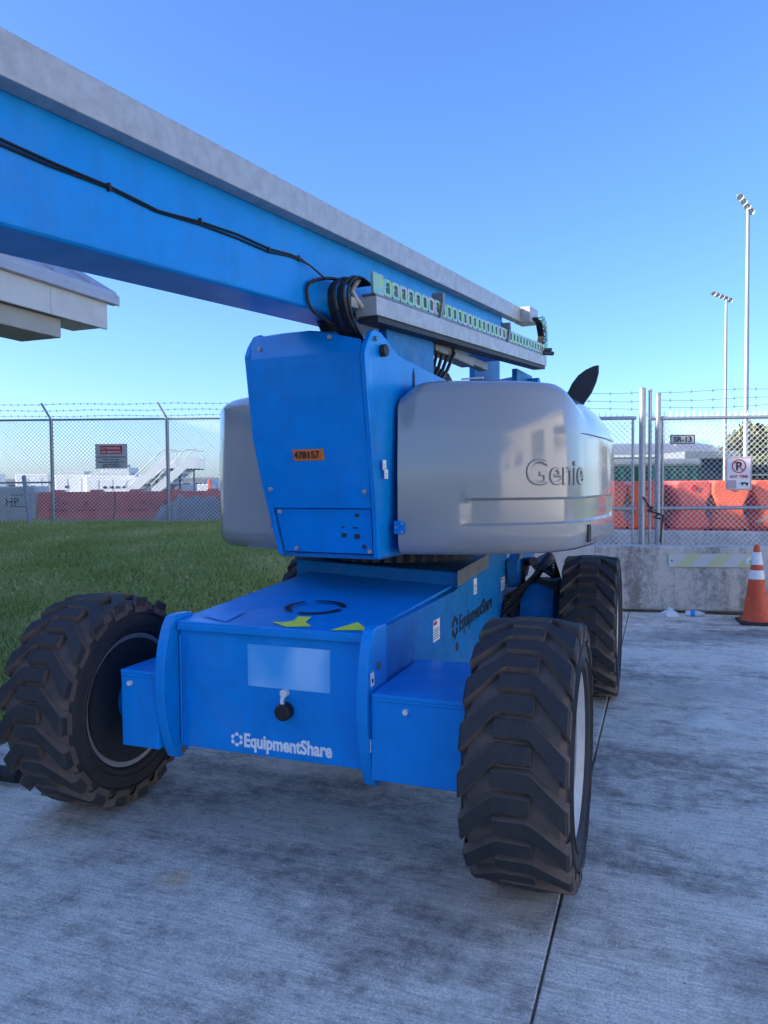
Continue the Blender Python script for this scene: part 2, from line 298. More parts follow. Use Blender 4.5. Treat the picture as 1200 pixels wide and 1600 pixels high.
# ------------------------------------------------------------------ building at left whose eave shows at upper left and whose bulk shades the pad
bd=thing('hangar','long pale hangar with metal roof, its deep boxed eave reaching in at upper left','building',(OX,OY,0),-TH)
q=MB(); q.prism([(-8.0,-.3),(-8.0,5.5),(-10.2,6.8),(-21,6.8),(-26,5.5),(-26,-.3)],'y',-46,3.2); q.build('wall',WALLM,bd)
rf=None
for y0,y1,xa,za in((-46,-3.0,-15.6,10.33),(-2.98,3.85,-10.2,7.082)):
    q=MB(); q.hexa([(-5.28,y0,4.13),(-5.28,y1,4.13),(xa,y1,za),(xa,y0,za),(-5.28,y0,4.20),(-5.28,y1,4.20),(xa,y1,za+.07),(xa,y0,za+.07)]); o=q.build('roof',ROOF,bd); rf=o if y1>0 else rf
    q=MB(); q.hexa([(-26.2,y0,4.13),(-26.2,y1,4.13),(-31.2-xa,y1,za),(-31.2-xa,y0,za),(-26.2,y0,4.20),(-26.2,y1,4.20),(-31.2-xa,y1,za+.07),(-31.2-xa,y0,za+.07)]); q.build('roof',ROOF,bd)
q=MB(); q.box(-21.0,-10.2,-2.98,3.85,7.09,7.16); q.build('roof',ROOF,bd)
q=MB(); q.prism([(-8,5.5),(-15.6,10.1),(-23.2,5.5)],'y',-3.2,-3.05); q.build('gable',WALLM,bd)
for k in range(12):      # standing seams
    y=3.4-k*.62; q=MB(); q.hexa([(-5.3,y,4.215),(-5.3,y+.03,4.215),(-10,y+.03,7.035),(-10,y,7.035),(-5.3,y,4.25),(-5.3,y+.03,4.25),(-10,y+.03,7.07),(-10,y,7.07)]) ; q.build('roof_seam',ROOF,rf)
q=MB(); q.box(-5.36,-5.25,-46,3.86,4.03,4.125); q.build('gutter',ROOF,bd,bevel=.01)
q=MB(); q.prism([(-5.27,4.02),(-5.27,4.16),(-10.2,7.12),(-10.2,6.98)],'y',3.852,3.90); q.build('rake_board',FASC,bd)
for k in range(16): q=MB(); q.box(-7.995,-7.96,2.9-k*1.2,3.0-k*1.2,-.1,5.4); q.build('wall_rib',WALLM,bd)
for k in range(14):      # fascia boards, each panel its own piece
    y1=3.72-k*.98; q=MB(); q.box(-5.37,-5.33,y1-.975,y1,3.69+.0,4.04); q.build('fascia_panel',FASC,bd,bevel=.004)
q=MB(); q.box(-5.9,-5.38,-46,3.70,3.71,4.02); q.build('eave_box',FASC,bd)
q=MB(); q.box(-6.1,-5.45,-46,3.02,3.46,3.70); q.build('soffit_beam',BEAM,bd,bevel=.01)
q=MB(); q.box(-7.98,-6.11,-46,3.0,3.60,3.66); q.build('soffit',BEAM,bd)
# unseen sunlit building added right of the frame to bounce warm light into the shade
tm=thing('bounce_building','cream building added outside the frame to the right to bounce sunlight','building',(27,-14,0),R(-8))
q=MB(); q.box(0,14,-50,20,0,10); q.build('wall',mat('cream_render',(.78,.71,.60),.8,0,.08,1),tm)
q=MB(); q.box(-.6,14.6,-50.5,20.5,10.01,10.5); q.build('roof',ROOF,tm)
for k in range(4): q=MB(); q.box(-.05,-.002,-44+k*18,-34+k*18,5.2,7.2); q.build('window',GLASS,tm)
q=MB(); q.box(9.3,24,-60,9.0,-.3,-.012); tag(q.build('yard_pavement',APRON),kind='structure')
# ------------------------------------------------------------------ boom lift
lift=thing('boom_lift','blue and grey four wheeled boom lift with lugged tyres parked on the concrete','boom lift',(OX,OY,0),-TH)
def tyre_meshes():
    Rr=.492; hw=.180
    prof=[(-hw,.455),(-hw-.012,.40),(-hw-.006,.345),(-hw+.03,.318),(-hw+.05,.315),(hw-.05,.315),(hw-.03,.318),(hw+.006,.345),(hw+.012,.40),(hw,.455),(hw-.02,.482),(hw*.5,Rr),(0,Rr+.003),(-hw*.5,Rr),(-hw+.02,.482)]
    b=MB(); b.cm=1; b.lathe(prof[:10],'x',72,closed=False); b.cm=0; b.lathe(prof[9:]+prof[:1],'x',72,closed=False)
    n=19; pitch=2*math.pi/n
    # stations: lateral, angular offset, half width (angle), top radius, base radius
    def lug(a0,sgn):
        st=[(-.066,.004,.062,.524,.486),(.050,.0,.065,.525,.486),(.068,.018,.070,.524,.488),(.182,.245,.100,.514,.478),(.192,.260,.094,.502,.455),(.190,.272,.088,.468,.440)]
        rows_t=[];rows_b=[]
        for x,da,w,rt,rb in st:
            x*=sgn; sl=.010
            c=a0+da
            def P(a,r): return (x,r*math.cos(a),r*math.sin(a))
            rows_t.append((P(c-w+sl,rt),P(c+w-sl,rt))); rows_b.append((P(c-w-.016,rb),P(c+w+.016,rb)))
        for i in range(len(st)-1):
            t0,t1,b0,b1=rows_t[i],rows_t[i+1],rows_b[i],rows_b[i+1]
            b.cm=1; b.add([t0[0],t0[1],t1[1],t1[0]],[(0,1,2,3)])
            b.cm=0; b.add([b0[0],t0[0],t1[0],b1[0]],[(0,1,2,3)]); b.add([b0[1],b1[1],t1[1],t0[1]],[(0,1,2,3)])
        for i in (0,-1):
            t0,b0=rows_t[i],rows_b[i]; b.cm=0; b.add([b0[0],b0[1],t0[1],t0[0]],[(0,1,2,3)])
    for k in range(n):
        lug(k*pitch,1); lug(k*pitch+pitch/2,-1)
    # sidewall bead ribs
    b.cm=1
    for sx in(-1,1):
        for rr in(.43,.37): b.lathe([(sx*(hw+.004),rr-.006),(sx*(hw+.017),rr),(sx*(hw+.004),rr+.006)],'x',60)
    return b
tb=tyre_meshes(); TYRE=None
def wheel(x,y,rot,side):
    global TYRE
    w=MB(); s=side
    # rim: barrel, lip, dished disc facing outwards
    w.lathe([(-.165,.322),(-.17,.33),(-.15,.325),(-.13,.290),(.13,.290),(.15,.325),(.17,.33),(.165,.322),(.14,.283),(-.14,.283)],'x',48)
    w.lathe([(.03*s,.287),(.045*s,.22),(.10*s,.17),(.105*s,.05),(.085*s,.05),(.08*s,.16),(.03*s,.21),(.015*s,.287)],'x',40)
    wo=w.build('wheel',RIM,lift,smooth=40,loc=(x,y,.524),rot=(rot,0,0))
    if TYRE is None: TYRE=tb.build('tyre',[DUST,RUB],wo,smooth=35); 
    else: t=TYRE.copy(); COL.objects.link(t); t.parent=wo
    dr=MB(); dr.cyl((-.172*s,0,0),(-.12*s,0,0),.306,.300,40); dr.build('rim_fill_drum',DARK,wo,smooth=30)  # dark drum added to fill the rim so its inside looks dark
    h=MB(); h.cyl((-.05*s,0,0),(.14*s,0,0),.085,.075,24)
    for k in range(9):
        A=2*math.pi*k/9; h.cyl((.085*s,.135*math.cos(A),.135*math.sin(A)),(.13*s,.135*math.cos(A),.135*math.sin(A)),.014,.014,6)
    h.build('hub',RIM,wo,smooth=30)
wheel(1.125,-1.34,.05,1); wheel(-1.06,-1.31,.21,-1); wheel(1.125,1.40,.0,1); wheel(-1.09,1.40,.1,-1)
# chassis
fl=[]
for k in range(15):
    t=k/14; z=1.005-.645*t; y=-1.545-.085*math.sin(math.pi*(t**.9))**.8 ; fl.append((y,z))
flp=[(-1.40,1.005),(-1.50,1.012)]+fl+[(-1.50,.345),(-1.40,.40)]
ch=MB(); ch.hexa([(-.455,-1.5,.405),(.455,-1.5,.405),(.455,1.45,.405),(-.455,1.45,.405),(-.455,-1.5,.955),(.455,-1.5,.955),(.455,1.45,.97),(-.455,1.45,.97)]); ch.build('chassis_frame',BLUE2,lift,bevel=.008)
for s in(-1,1):
    q=MB(); q.prism(flp,'x',s*.462,s*.512); q.build('flange_plate',BLUE,lift,bevel=.006)
    q=MB(); q.prism([(-1.398,.405),(1.45,.42),(1.62,.75),(2.0,.93),(2.0,.985),(.9,1.035),(.3,1.03),(-.25,.982),(-1.398,.985)],'x',s*.465,s*.503); sp=q.build('side_plate',BLUE2,lift,bevel=.004)
q=MB(); q.box(-.455,.455,-1.512,-1.500,.405,.955); fp=q.build('front_plate',BLUE,lift,bevel=.003)
q=MB(); q.hexa([(-.463,-1.53,.968),(.463,-1.53,.962),(.463,-.16,.985),(-.463,-.16,1.035),(-.463,-1.53,.986),(.463,-1.53,.980),(.463,-.16,1.003),(-.463,-.16,1.053)]); tp=q.build('top_cover',BLUE,lift,bevel=.004)
q=MB(); q.box(-.455,.455,-1.535,-1.528,.945,.972); q.build('cover_lip',BLUE,lift,bevel=.002)
def ztop(x,y):    # surface of the top cover
    t=(y+1.53)/1.37; u=(x+.463)/.926; return (.986*(1-u)+.980*u)*(1-t)+(1.053*(1-u)+1.003*u)*t
def decal_top(poly,m,name):
    q=MB(); n=len(poly); q.add([(x,y,ztop(x,y)+.0025) for x,y in poly],[tuple(range(n))]); return q.build(name,m,tp)
decal_top([(.04,-1.30),(.105,-1.29),(.128,-1.40),(.19,-1.465),(.09,-1.51),(-.02,-1.44),(.036,-1.428),(.062,-1.39)],YEL,'arrow_sticker')
decal_top([(.345,-1.32),(.452,-1.46),(.30,-1.51)],YEL,'triangle_sticker')
decal_top([(-.40,-1.42),(-.25,-1.25),(-.22,-1.50)],CYANS,'triangle_sticker')
for a0,a1 in((20,118),(140,238),(262,358)):
    N_=10; rg=MB()
    for k in range(N_):
        A,B=R(a0+(a1-a0)*k/N_),R(a0+(a1-a0)*(k+1)/N_); P=lambda a,r:(.020+r*math.cos(a),-1.075+r*1.10*math.sin(a))
        pts=[P(A,.118),P(B,.118),P(B,.148),P(A,.148)]; rg.add([(x,y,ztop(x,y)+.0025) for x,y in pts],[(0,1,2,3)])
    rg.build('ring_emblem',BLACKP,tp)
# weld beads
for s_ in(-1,1):
    q=MB(); q.tube([(s_*.452,-1.516,.42+.02*k+.003*math.sin(k*2)) for k in range(26)],.006,6); q.build('weld_bead',BLUE,fp,smooth=60)
q=MB(); q.box(-.425,-.415,-1.5165,-1.512,.41,.94); q.build('stiffener',BLUE,fp)
# front plate details
q=MB(); q.box(-.10,.30,-1.5155,-1.5122,.715,.90)
def softdecal():  # pale soft patch in place of a blurred, unreadable logo
    m=bpy.data.materials.new('blurred_logo_blue'); m.use_nodes=True; t=m.node_tree; N=t.nodes; L=t.links; b=N['Principled BSDF']
    tc=N.new('ShaderNodeTexCoord'); n=N.new('ShaderNodeTexNoise'); n.inputs['Scale'].default_value=5; n.inputs['Detail'].default_value=0; L.new(tc.outputs['Object'],n.inputs[0])
    r=N.new('ShaderNodeValToRGB'); r.color_ramp.elements[0].position=.38; r.color_ramp.elements[0].color=(.05,.36,.76,1); r.color_ramp.elements[1].position=.7; r.color_ramp.elements[1].color=(.28,.56,.88,1)
    L.new(n.outputs[0],r.inputs[0]); L.new(r.outputs[0],b.inputs['Base Color']); b.inputs['Roughness'].default_value=.45; return m
q.build('blurred_logo_patch',softdecal(),fp)
text('EquipmentShare',.083,WHITEP,fp,(-.128,-1.5130,.440),(R(90),0,0),bold=.0028,ax=.79)
def ring_logo(parent,m,cx,cy,cz,r,plane):
    q=MB()
    for k in range(6):
        for j in range(4):
            A=R(60*k+8+j*11); B=R(60*k+8+(j+1)*11); ro=r*(1.0 if j in(0,3) else 1.12)
            p=[(r*.62*math.cos(A),r*.62*math.sin(A)),(r*.62*math.cos(B),r*.62*math.sin(B)),(ro*math.cos(B),ro*math.sin(B)),(ro*math.cos(A),ro*math.sin(A))]
            q.prism([(cx+u if plane=='y' else cy+u,cz+w) for u,w in p],plane,(cy if plane=='y' else cx)-.0015,(cy if plane=='y' else cx)+.0015)
    return q.build('emblem',m,parent)
ring_logo(fp,WHITEP,-.163,-1.5125,.466,.028,'y')
q=MB(); q.cyl((.085,-1.512,.70),(.085,-1.535,.70),.018,n=12); q.tube([(.085,-1.53,.705),(.083,-1.545,.67),(.087,-1.54,.64)],.009,8); q.build('latch_bolt',WHITE,fp,smooth=40)
q=MB(); q.cyl((.087,-1.512,.622),(.087,-1.56,.622),.039,.036,24); q.build('rubber_knob',HOSE,fp,bevel=.006,smooth=40)
for s,x in((-1,-.463),(1,.513)):     # flange bolts and stickers
    for z in(.93,.46):
        q=MB(); q.cyl((x-.0 if s>0 else x+.0,-1.50,z-.08),(x+.006,-1.50,z-.08),.018,n=6); q.build('flange_bolt',STEELD,lift)
for y,z,h in((-1.575,.81,.028),(-1.585,.545,.026)):
    q=MB(); q.box(.5125,.5145,y-.018,y+.018,z-h,z+h); q.build('warning_label',WHITEP,lift)
    q=MB(); q.box(.5146,.5152,y-.010,y+.008,z-h*.5,z+h*.1); q.build('warning_label',BLACKP,lift)
def sticker(parent,x,y0,y1,z0,z1,head=True):
    q=MB(); q.box(x,x+.002,y0,y1,z0,z1); s=q.build('warning_label',WHITEP,parent)
    if head: q=MB(); q.box(x+.0021,x+.003,y0+.004,y0+(y1-y0)*.55,z1-(z1-z0)*.22,z1-.006); q.build('label_heading',REDP,s)
    n=5
    for k in range(n):
        z=z0+(z1-z0)*(.12+.11*k); q=MB(); q.box(x+.0021,x+.0028,y0+.008,y1-.01-(k%3)*.01,z,z+(z1-z0)*.035); q.build('label_line',BLACKP,s)
sticker(lift,.5035,-.69,-.57,.775,.885); sticker(lift,.5035,.20,.28,.895,.995,False); sticker(lift,.5035,1.06,1.18,.80,.895)
ring_logo(lift,BLACKP,.505,-.255,.775,.060,'x')
text('EquipmentShare',.135,BLACKP,lift,(.5035,-.165,.735),RIGHT,bold=.003,ax=1.02)
q=MB(); q.cyl((.500,-.21,.655),(.506,-.21,.655),.026,n=16); q.build('access_hole',DARK,lift)
# axle boxes
for s,x1 in((1,.93),(-1,-.72)):
    q=MB(); a0,a1=(s*.515,x1); q.hexa([(min(a0,a1),-1.60,.405),(max(a0,a1),-1.60,.405),(max(a0,a1),-1.0,.405),(min(a0,a1),-1.0,.405),(min(a0,a1),-1.60,.735),(max(a0,a1),-1.60,.735),(max(a0,a1),-.98,.755),(min(a0,a1),-.98,.755)])
    ab=q.build('axle_box',BLUE,lift,bevel=.006)
    q=MB(); q.box(min(a0,a1)+.004,max(a0,a1),-1.606,-1.59,.732,.742); q.box(min(a0,a1)+.004,max(a0,a1),-1.606,-.985,.7421,.760); q.build('box_lid',BLUE,ab,bevel=.003)
    q=MB(); q.cyl((a0+s*.15,-1.60,.70),(a0+s*.15,-1.615,.70),.012,n=8); q.build('latch_bolt',WHITE,ab)
    q=MB(); q.cyl((s*.60,-1.32,.53),(s*.98,-1.32,.53),.13,.10,24); q.build('drive_hub',BLUE2,lift,smooth=40)
# rear axle assembly
q=MB(); q.cyl((-.95,1.40,.54),(.95,1.40,.54),.12,n=20); q.box(-.5,.5,1.2,1.6,.42,.72); q.build('rear_axle',BLUE2,lift,smooth=40)
for s in(-1,1):
    q=MB(); q.lathe([(s*.60,.02),(s*.62,.16),(s*.74,.19),(s*.86,.15),(s*.9,.02)],'x',24,(0,1.34,.66)); q.build('drive_motor',BLUE2,lift,smooth=50)
    q=MB(); q.tube([(s*.56,1.7,.86),(s*.62,1.45,.98),(s*.70,1.32,1.0)],.035,10); q.cyl((s*.60,1.38,.80),(s*.60,1.38,.98),.028,n=12); q.build('steering_cylinder',DARK,lift,smooth=40)
    q=MB(); q.prism([(1.25,.80),(2.1,1.00),(2.1,1.08),(1.6,1.12),(1.2,1.0)],'x',s*.512,s*.60); q.build('rear_gusset',BLUE2,lift,bevel=.006)
    q=MB()
    for k in range(6):
        o_=.025*k; q.tube([(s*.52,1.0+o_,.62+o_),(s*(.62+o_*.3),1.2,.72+o_),(s*(.72+o_*.3),1.38+.1*math.sin(k),.90+o_*.4),(s*.83,1.55,.97-o_),(s*.90,1.60,.72)],.012,6)
    q.build('hydraulic_hoses',HOSE,lift,smooth=60)
    q=MB(); q.cyl((s*.66,1.62,.93),(s*.78,1.72,1.0),.05,n=14); q.cyl((s*.60,1.3,1.02),(s*.60,1.3,1.14),.018,n=8); q.cyl((s*.57,1.3,1.12),(s*.66,1.3,1.12),.045,n=14); q.build('pivot_joint',STEELD,lift,smooth=40)
    q=MB(); q.tube([(s*.55,1.15,.60),(s*.78,1.62,1.02)],.03,10); q.box(s*.80-.08,s*.80+.08,1.28,1.5,.62,.86); q.build('steering_arm',DARK,lift,smooth=30)
# turntable base
q=MB(); q.hexa([(-.56,-.15,1.0),(.50,-.17,.99),(.50,1.3,1.0),(-.56,1.3,1.0),(-.56,-.15,1.125),(.50,-.17,1.078),(.50,1.3,1.10),(-.56,1.3,1.13)]); q.build('turntable_base',BLUE2,lift,bevel=.008)
q=MB(); q.hexa([(.503,-.20,1.0),(.509,-.20,1.0),(.509,.62,1.03),(.503,.62,1.03),(.503,-.20,1.09),(.509,-.20,1.09),(.509,.62,1.115),(.503,.62,1.115)]); q.build('turntable_guard',STEELD,lift)
q=MB(); n=84; prof=[]
for k in range(n):
    A=2*math.pi*k/n; r=.50 if k%2 else .475; prof.append((r*math.cos(A),.25+r*math.sin(A)))
q.prism(prof,'z',1.13,1.195); q.build('turntable_gear',DARK,lift)
# ---------------- turret
TR=(0,0,R(-4.8))
def tpart(b,name,m,parent=None,**k):
    o=b.build(name,m,lift if parent is None else parent,**k)
    if parent is None: o.rotation_euler=TR
    return o
# side plates (y,z)
PR=[(-.985,2.23),(-.960,2.28),(-.905,2.345),(-.865,2.362),(-.80,2.358),(-.73,2.335),(-.66,2.30),(-.58,2.275),(-.42,2.265),(.12,2.235),(.60,2.10),(.9,1.25),(-.60,1.215),(-.760,1.215),(-.805,1.40),(-.865,1.60),(-.925,1.85),(-.960,2.05)]
PL=[(y,z+(.035 if z>2 else 0)) for y,z in PR]
def lean(q,s): q.v=[(x-s*.045*max(0,(1.75-z)/.53)*(1 if y<-.2 else .3),y,z) for x,y,z in q.v]; return q
q=MB(); q.prism(PR,'x',.322,.350); rp=tpart(lean(q,1),'side_plate',BLUE,bevel=.004)
q=MB(); q.prism(PL,'x',-.350,-.322); lp=tpart(lean(q,-1),'side_plate',BLUE,bevel=.004)
for x,s in((.350,1),(-.350,-1)):
    p=rp if s>0 else lp
    q=MB(); q.cyl((x,-.795,2.268),(x+s*.03,-.795,2.268),.031,n=20); q.build('pivot_pin',DARK,p,bevel=.004)
    q=MB(); q.cyl((x,-.87,2.315),(x+s*.014,-.87,2.315),.012,n=6); q.build('bolt',STEELD,p)
q=MB(); q.prism([(-.395,2.12),(-.37,2.12),(-.37,2.20),(-.3825,2.235),(-.395,2.20)],'x',.3505,.3525); q.build('slot_mark',DARK,rp)
q=MB(); q.cyl((.3505,-.383,2.10),(.360,-.383,2.10),.011,n=8); q.build('bolt',WHITE,rp)
sticker(rp,.3505,-.795,-.755,1.67,1.72,False); sticker(rp,.3505,-.775,-.735,1.625,1.672,False)
# counterweight front panel: curved, slightly leaning back to the bottom
def pf(z):   # y of the panel front over height
    return float(np.interp(z,[1.215,1.40,1.60,1.85,2.05,2.23,2.30],[-.752,-.795,-.855,-.915,-.950,-.972,-.960]))
def pw_(z): return .320-.045*max(0,(1.75-z)/.53)
rows=[]
for k in range(17):
    z=1.475+ (2.30-1.475)*k/16; rows.append(z)
q=MB(); sec=[]
for z in rows:
    zl,zr=z,z; sec.append([(-.318,pf(z)-.008,zl),(.318,pf(z)-.008,zr)])
back=[[(-.318,-.70,z),(.318,-.70,z)] for z in rows]
cw=MB(); fr=[]
for i,z in enumerate(rows): fr.append([(x*pw_(z)/.318,pf(z)-.008,z) for x in(-.318,-.15,0,.15,.318)])
# cropped right top corner
top=[(-.318,2.362),(-.15,2.368),(.0,2.366),(.15,2.345),(.318,2.265)]
fr.append([(x,pf(zz)-.004+.01,zz) for x,zz in top]); fr.append([(x,pf(zz)+.05,zz+.015) for x,zz in top]); fr.append([(x,-.45,zz+.02) for x,zz in top])
cw.grid(fr); cw.add([(-.318,pf(1.475)-.008,1.475),(.318,pf(1.475)-.008,1.475),(.318,-.45,1.475),(-.318,-.45,1.475)],[(0,1,2,3)])
cwo=tpart(cw,'counterweight_panel',BLUE,smooth=30)
so=cwo.modifiers.new('solid','SOLIDIFY'); so.thickness=.012; so.offset=-1; cwo.data.polygons.foreach_set('use_smooth',[False]*len(cwo.data.polygons))
lw=MB(); lw.grid([[(x*(pw_(z)-.008)/.30,pf(z)+.006,z) for x in(-.30,.30)] for z in(1.235,1.30,1.38,1.470)]); lw.add([(-.262,pf(1.235)+.006,1.235),(.262,pf(1.235)+.006,1.235),(.27,-.3,1.235),(-.27,-.3,1.235)],[(0,1,2,3)])
lwo=tpart(lw,'lower_panel',BLUE,smooth=30)
q=MB(); q.box(-.295,.295,-.73,.9,1.205,1.228); tpart(q,'turret_floor',BLUE2)
for x,z,r in((.115,1.335,.016),(.190,1.33,.018),(.225,1.275,.013),(.205,1.44,.013)):
    y=pf(z)+.006; q=MB(); q.cyl((x,y-.002,z),(x,y+.01,z),r,n=14); q.build('hole',DARK,lwo)
for x,z,w in((.112,1.375,.010),(.188,1.372,.016)):
    q=MB(); q.box(x-w,x+w,pf(z)+.002,pf(z)+.0055,z-.003,z+.003); q.build('plus_mark',BLACKP,lwo)
for x,z in((-.262,2.30),(.276,1.56),(-.285,1.575),(-.25,1.455),(-.18,1.255),(.262,1.25),(.15,2.325)):
    y=pf(z)-.010; q=MB(); q.cyl((x,y,z),(x,y-.014,z),.008,n=6); q.cyl((x,y+.002,z),(x,y-.005,z),.012,n=12); q.build('bolt',STEEL,cwo,smooth=30)
zt=1.745; q=MB(); q.hexa([(-.112,pf(1.72)-.012,1.722),(.070,pf(1.72)-.012,1.722),(.070,pf(1.72)-.006,1.722),(-.112,pf(1.72)-.006,1.722),(-.112,pf(1.78)-.014,1.779),(.070,pf(1.78)-.014,1.779),(.070,pf(1.78)-.006,1.779),(-.112,pf(1.78)-.006,1.779)])
tg=q.build('number_tag',ORS,cwo)
text('478157',.052,BLACKP,tg,(-.103,pf(1.75)-.0180,1.733),(R(90),0,0),bold=.0008,ax=.92,space=1.05)
# inner turret, riser, lift cylinder between the plates
q=MB(); q.prism([(-.55,1.3),(-.55,2.28),(-.2,2.50),(.06,2.50),(.08,1.3)],'x',-.30,-.26); q.prism([(-.60,1.3),(-.60,2.42),(-.3,2.50),(.08,2.46),(.09,1.3)],'x',.24,.29); tpart(q,'boom_support',BLUE2,bevel=.005)
q=MB(); q.box(-.26,.24,-.60,-.55,1.3,2.35); q.box(-.26,.24,.02,.06,1.4,2.3); tpart(q,'cross_plate',BLUE2)
q=MB(); q.tube([(0,-.50,2.20),(0,-.75,2.48)],.05,12); tpart(q,'tilt_link',DARK,smooth=40)
q=MB(); q.cyl((.05,1.55,2.30),(.05,2.75,2.52),.085,n=20); q.cyl((-.12,2.0,2.36),(.25,2.0,2.36),.055,n=16); q.cyl((-.12,2.75,2.52),(.3,2.75,2.52),.06,n=16); tpart(q,'lift_cylinder',BLUE2,smooth=40)
q=MB(); q.box(-.14,.14,1.6,2.9,2.10,2.36); q.box(-.2,-.15,2.2,3.0,1.2,2.9); q.box(.15,.2,2.35,2.9,1.2,2.62); tpart(q,'rear_riser',BLUE2,bevel=.006)
q=MB(); q.box(.16,.26,.20,.95,2.435,2.50); q.box(.16,.24,.95,1.35,2.46,2.52); tpart(q,'valve_box',STEELD,bevel=.008)
q=MB()
for k in range(5): q.tube([(.18+.02*k,.12,2.15),(.20+.02*k,.22+.03*k,2.33),(.19+.02*k,.30+.05*k,2.46),(.18+.02*k,.25+.05*k,2.55)],.012,7)
for k in range(4): q.tube([(.15+.03*k,.12,2.20),(.18,.28,2.30+.02*k),(.22,.5,2.26+.02*k),(.2,.75,2.22)],.016,7)
tpart(q,'hose_loops',HOSE,smooth=60)
# ---------------- moulded covers
def catmull(P,n):
    out=[]; Q=[2*Vector(P[0])-Vector(P[1])]+[Vector(p) for p in P]+[2*Vector(P[-1])-Vector(P[-2])]
    for i in range(1,len(Q)-2):
        for k in range(n):
            t=k/n; a,b_,c,d=Q[i-1],Q[i],Q[i+1],Q[i+2]
            out.append(.5*((2*b_)+(-a+c)*t+(2*a-5*b_+4*c-d)*t*t+(-a+3*b_-3*c+d)*t**3))
    out.append(Vector(P[-1])); return out
PLAN=catmull([(.370,-.655),(.56,-.610),(.75,-.54),(.96,-.425),(1.115,-.265),(1.20,-.05),(1.235,.30),(1.24,.75),(1.225,1.03),(1.14,1.24),(.95,1.36),(.66,1.41),(.370,1.42)],7)
ARC=[0.0]
for a_,b_ in zip(PLAN,PLAN[1:]): ARC.append(ARC[-1]+(b_-a_).length)
NRM=[]
for i in range(len(PLAN)):
    t=(PLAN[min(i+1,len(PLAN)-1)]-PLAN[max(i-1,0)]).normalized(); NRM.append(Vector((t.y,-t.x)))
def ztopc(s):   # height of cover shoulder along the outline
    return 2.135-.07*math.exp(-(s/.07)**2)-.03*sm((s-1.5)/.8)
def cover_pt(i,inset,z):
    p=PLAN[i]-NRM[i]*inset; x=max(p.x,.370); return (x,p.y,z)
def cover(side,recess=True):
    lv=[]  # (kind,inset) levels; heights blend between fixed bottom and variable top
    zs=[(1.235,.10),(1.222,.075),(1.225,.045),(1.245,.018),(1.28,.004),(1.33,0)]
    zs+=[(1.378,.0),(1.39,.0)]+[(z,0) for z in(1.42,1.46,1.49)]+[(1.507,0),(1.522,0),(1.60,0),(1.66,0),(1.72,.002),(1.80,.006),(1.85,.009)]
    topz=[(k,1-k) for k in (.12,.25,.38,.5,.62,.74,.85,.93,1.0)]+[(1.02,.10),(1.035,.22),(1.05,.36),(1.055,.52)]
    rows=[]
    for z,ins in zs:
        row=[]
        for i in range(len(PLAN)):
            s=ARC[i]; d=ins
            if recess and 1.385<z<1.515:
                # shallow moulded channel from mid front to the side
                e=min(1,max(0,(s-.335)/.02)); e2=min(1,max(0,(1.95-s)/.02)); lo=1.385; 
                if z>=1.389: d+=.020*e*e2
            if recess and .0<=(s-1.12) and s<1.85 and 1.55<z<1.84: d+=.006
            row.append(cover_pt(i,d,z))
        rows.append(row)
    for dz,ins in topz:
        row=[]
        for i in range(len(PLAN)):
            s=ARC[i]; zt=ztopc(s); rr=.075+.17*sm((s-.88)/.42); zb=zt-rr*1.15
            if dz<=1.0:
                A=dz*math.pi/2; z=zb+(zt-zb)*math.sin(A); d=.008+rr*(1-math.cos(A))+.03*dz
            else: z=zt+(dz-1)*.6; d=.008+rr+.03+ins-.04
            row.append(cover_pt(i,d,max(z,1.86+.001*dz)))
        rows.append(row)
    if side<0: rows=[[(-(.37+(x-.37)*.955),y,z) for x,y,z in r] for r in rows]
    b=MB(); b.grid(rows)
    # inner closing wall
    inner=[r[0] for r in rows]; outer=[r[-1] for r in rows]
    n=len(inner); xo=.368*side; vs=[(xo,p[1],p[2]) for p in inner]+[(xo,p[1],p[2]) for p in outer]
    b.add(vs,[(i,i+1,n+i+1,n+i) for i in range(n-1)])
    # underside
    b.add([r for r in rows[0]]+[(xo,rows[0][0][1],rows[0][0][2]),(xo,rows[0][-1][1],rows[0][-1][2])],[tuple(range(len(rows[0])))+(len(rows[0])+1,len(rows[0]))])
    return b
rc=tpart(cover(1),'engine_cover',GREY,smooth=38); lc=tpart(cover(-1,False),'engine_cover',GREY,smooth=38)
for s,p in((1,rc),(-1,lc)):
    x=s*.385; q=MB(); q.prism([(s*.352,1.335),(s*.352,1.405),(s*.40,1.405),(s*.415,1.395),(s*.415,1.345),(s*.40,1.335)],'y',-.668,-.656)
    hb=q.build('hinge_bracket',BLUE,p,bevel=.002)
    for xx,z in((s*.40,1.392),(s*.40,1.348),(s*.365,1.37)):
        q=MB(); q.cyl((xx,-.668,z),(xx,-.674,z),.006,n=8); q.build('hinge_bolt',STEEL,hb)
def along(s,off,z):
    i=max(0,min(len(ARC)-2,next((k for k in range(len(ARC)-1) if ARC[k+1]>s),len(ARC)-2))); t=(s-ARC[i])/(ARC[i+1]-ARC[i]); p=PLAN[i].lerp(PLAN[i+1],t)+NRM[i].lerp(NRM[i+1],t)*off; return (p.x,p.y,z)
q=MB(); q.tube([along(1.14+.05*k,-.006,1.868) for k in range(22)],.0025,6); q.build('panel_seam',GREYD,rc)
q=MB(); q.box(-.02,.02,-.006,.006,-.05,.05); q.build('cover_latch',DARK,rc,loc=along(1.22,.004,1.31),rot=(0,0,R(75)),bevel=.004)
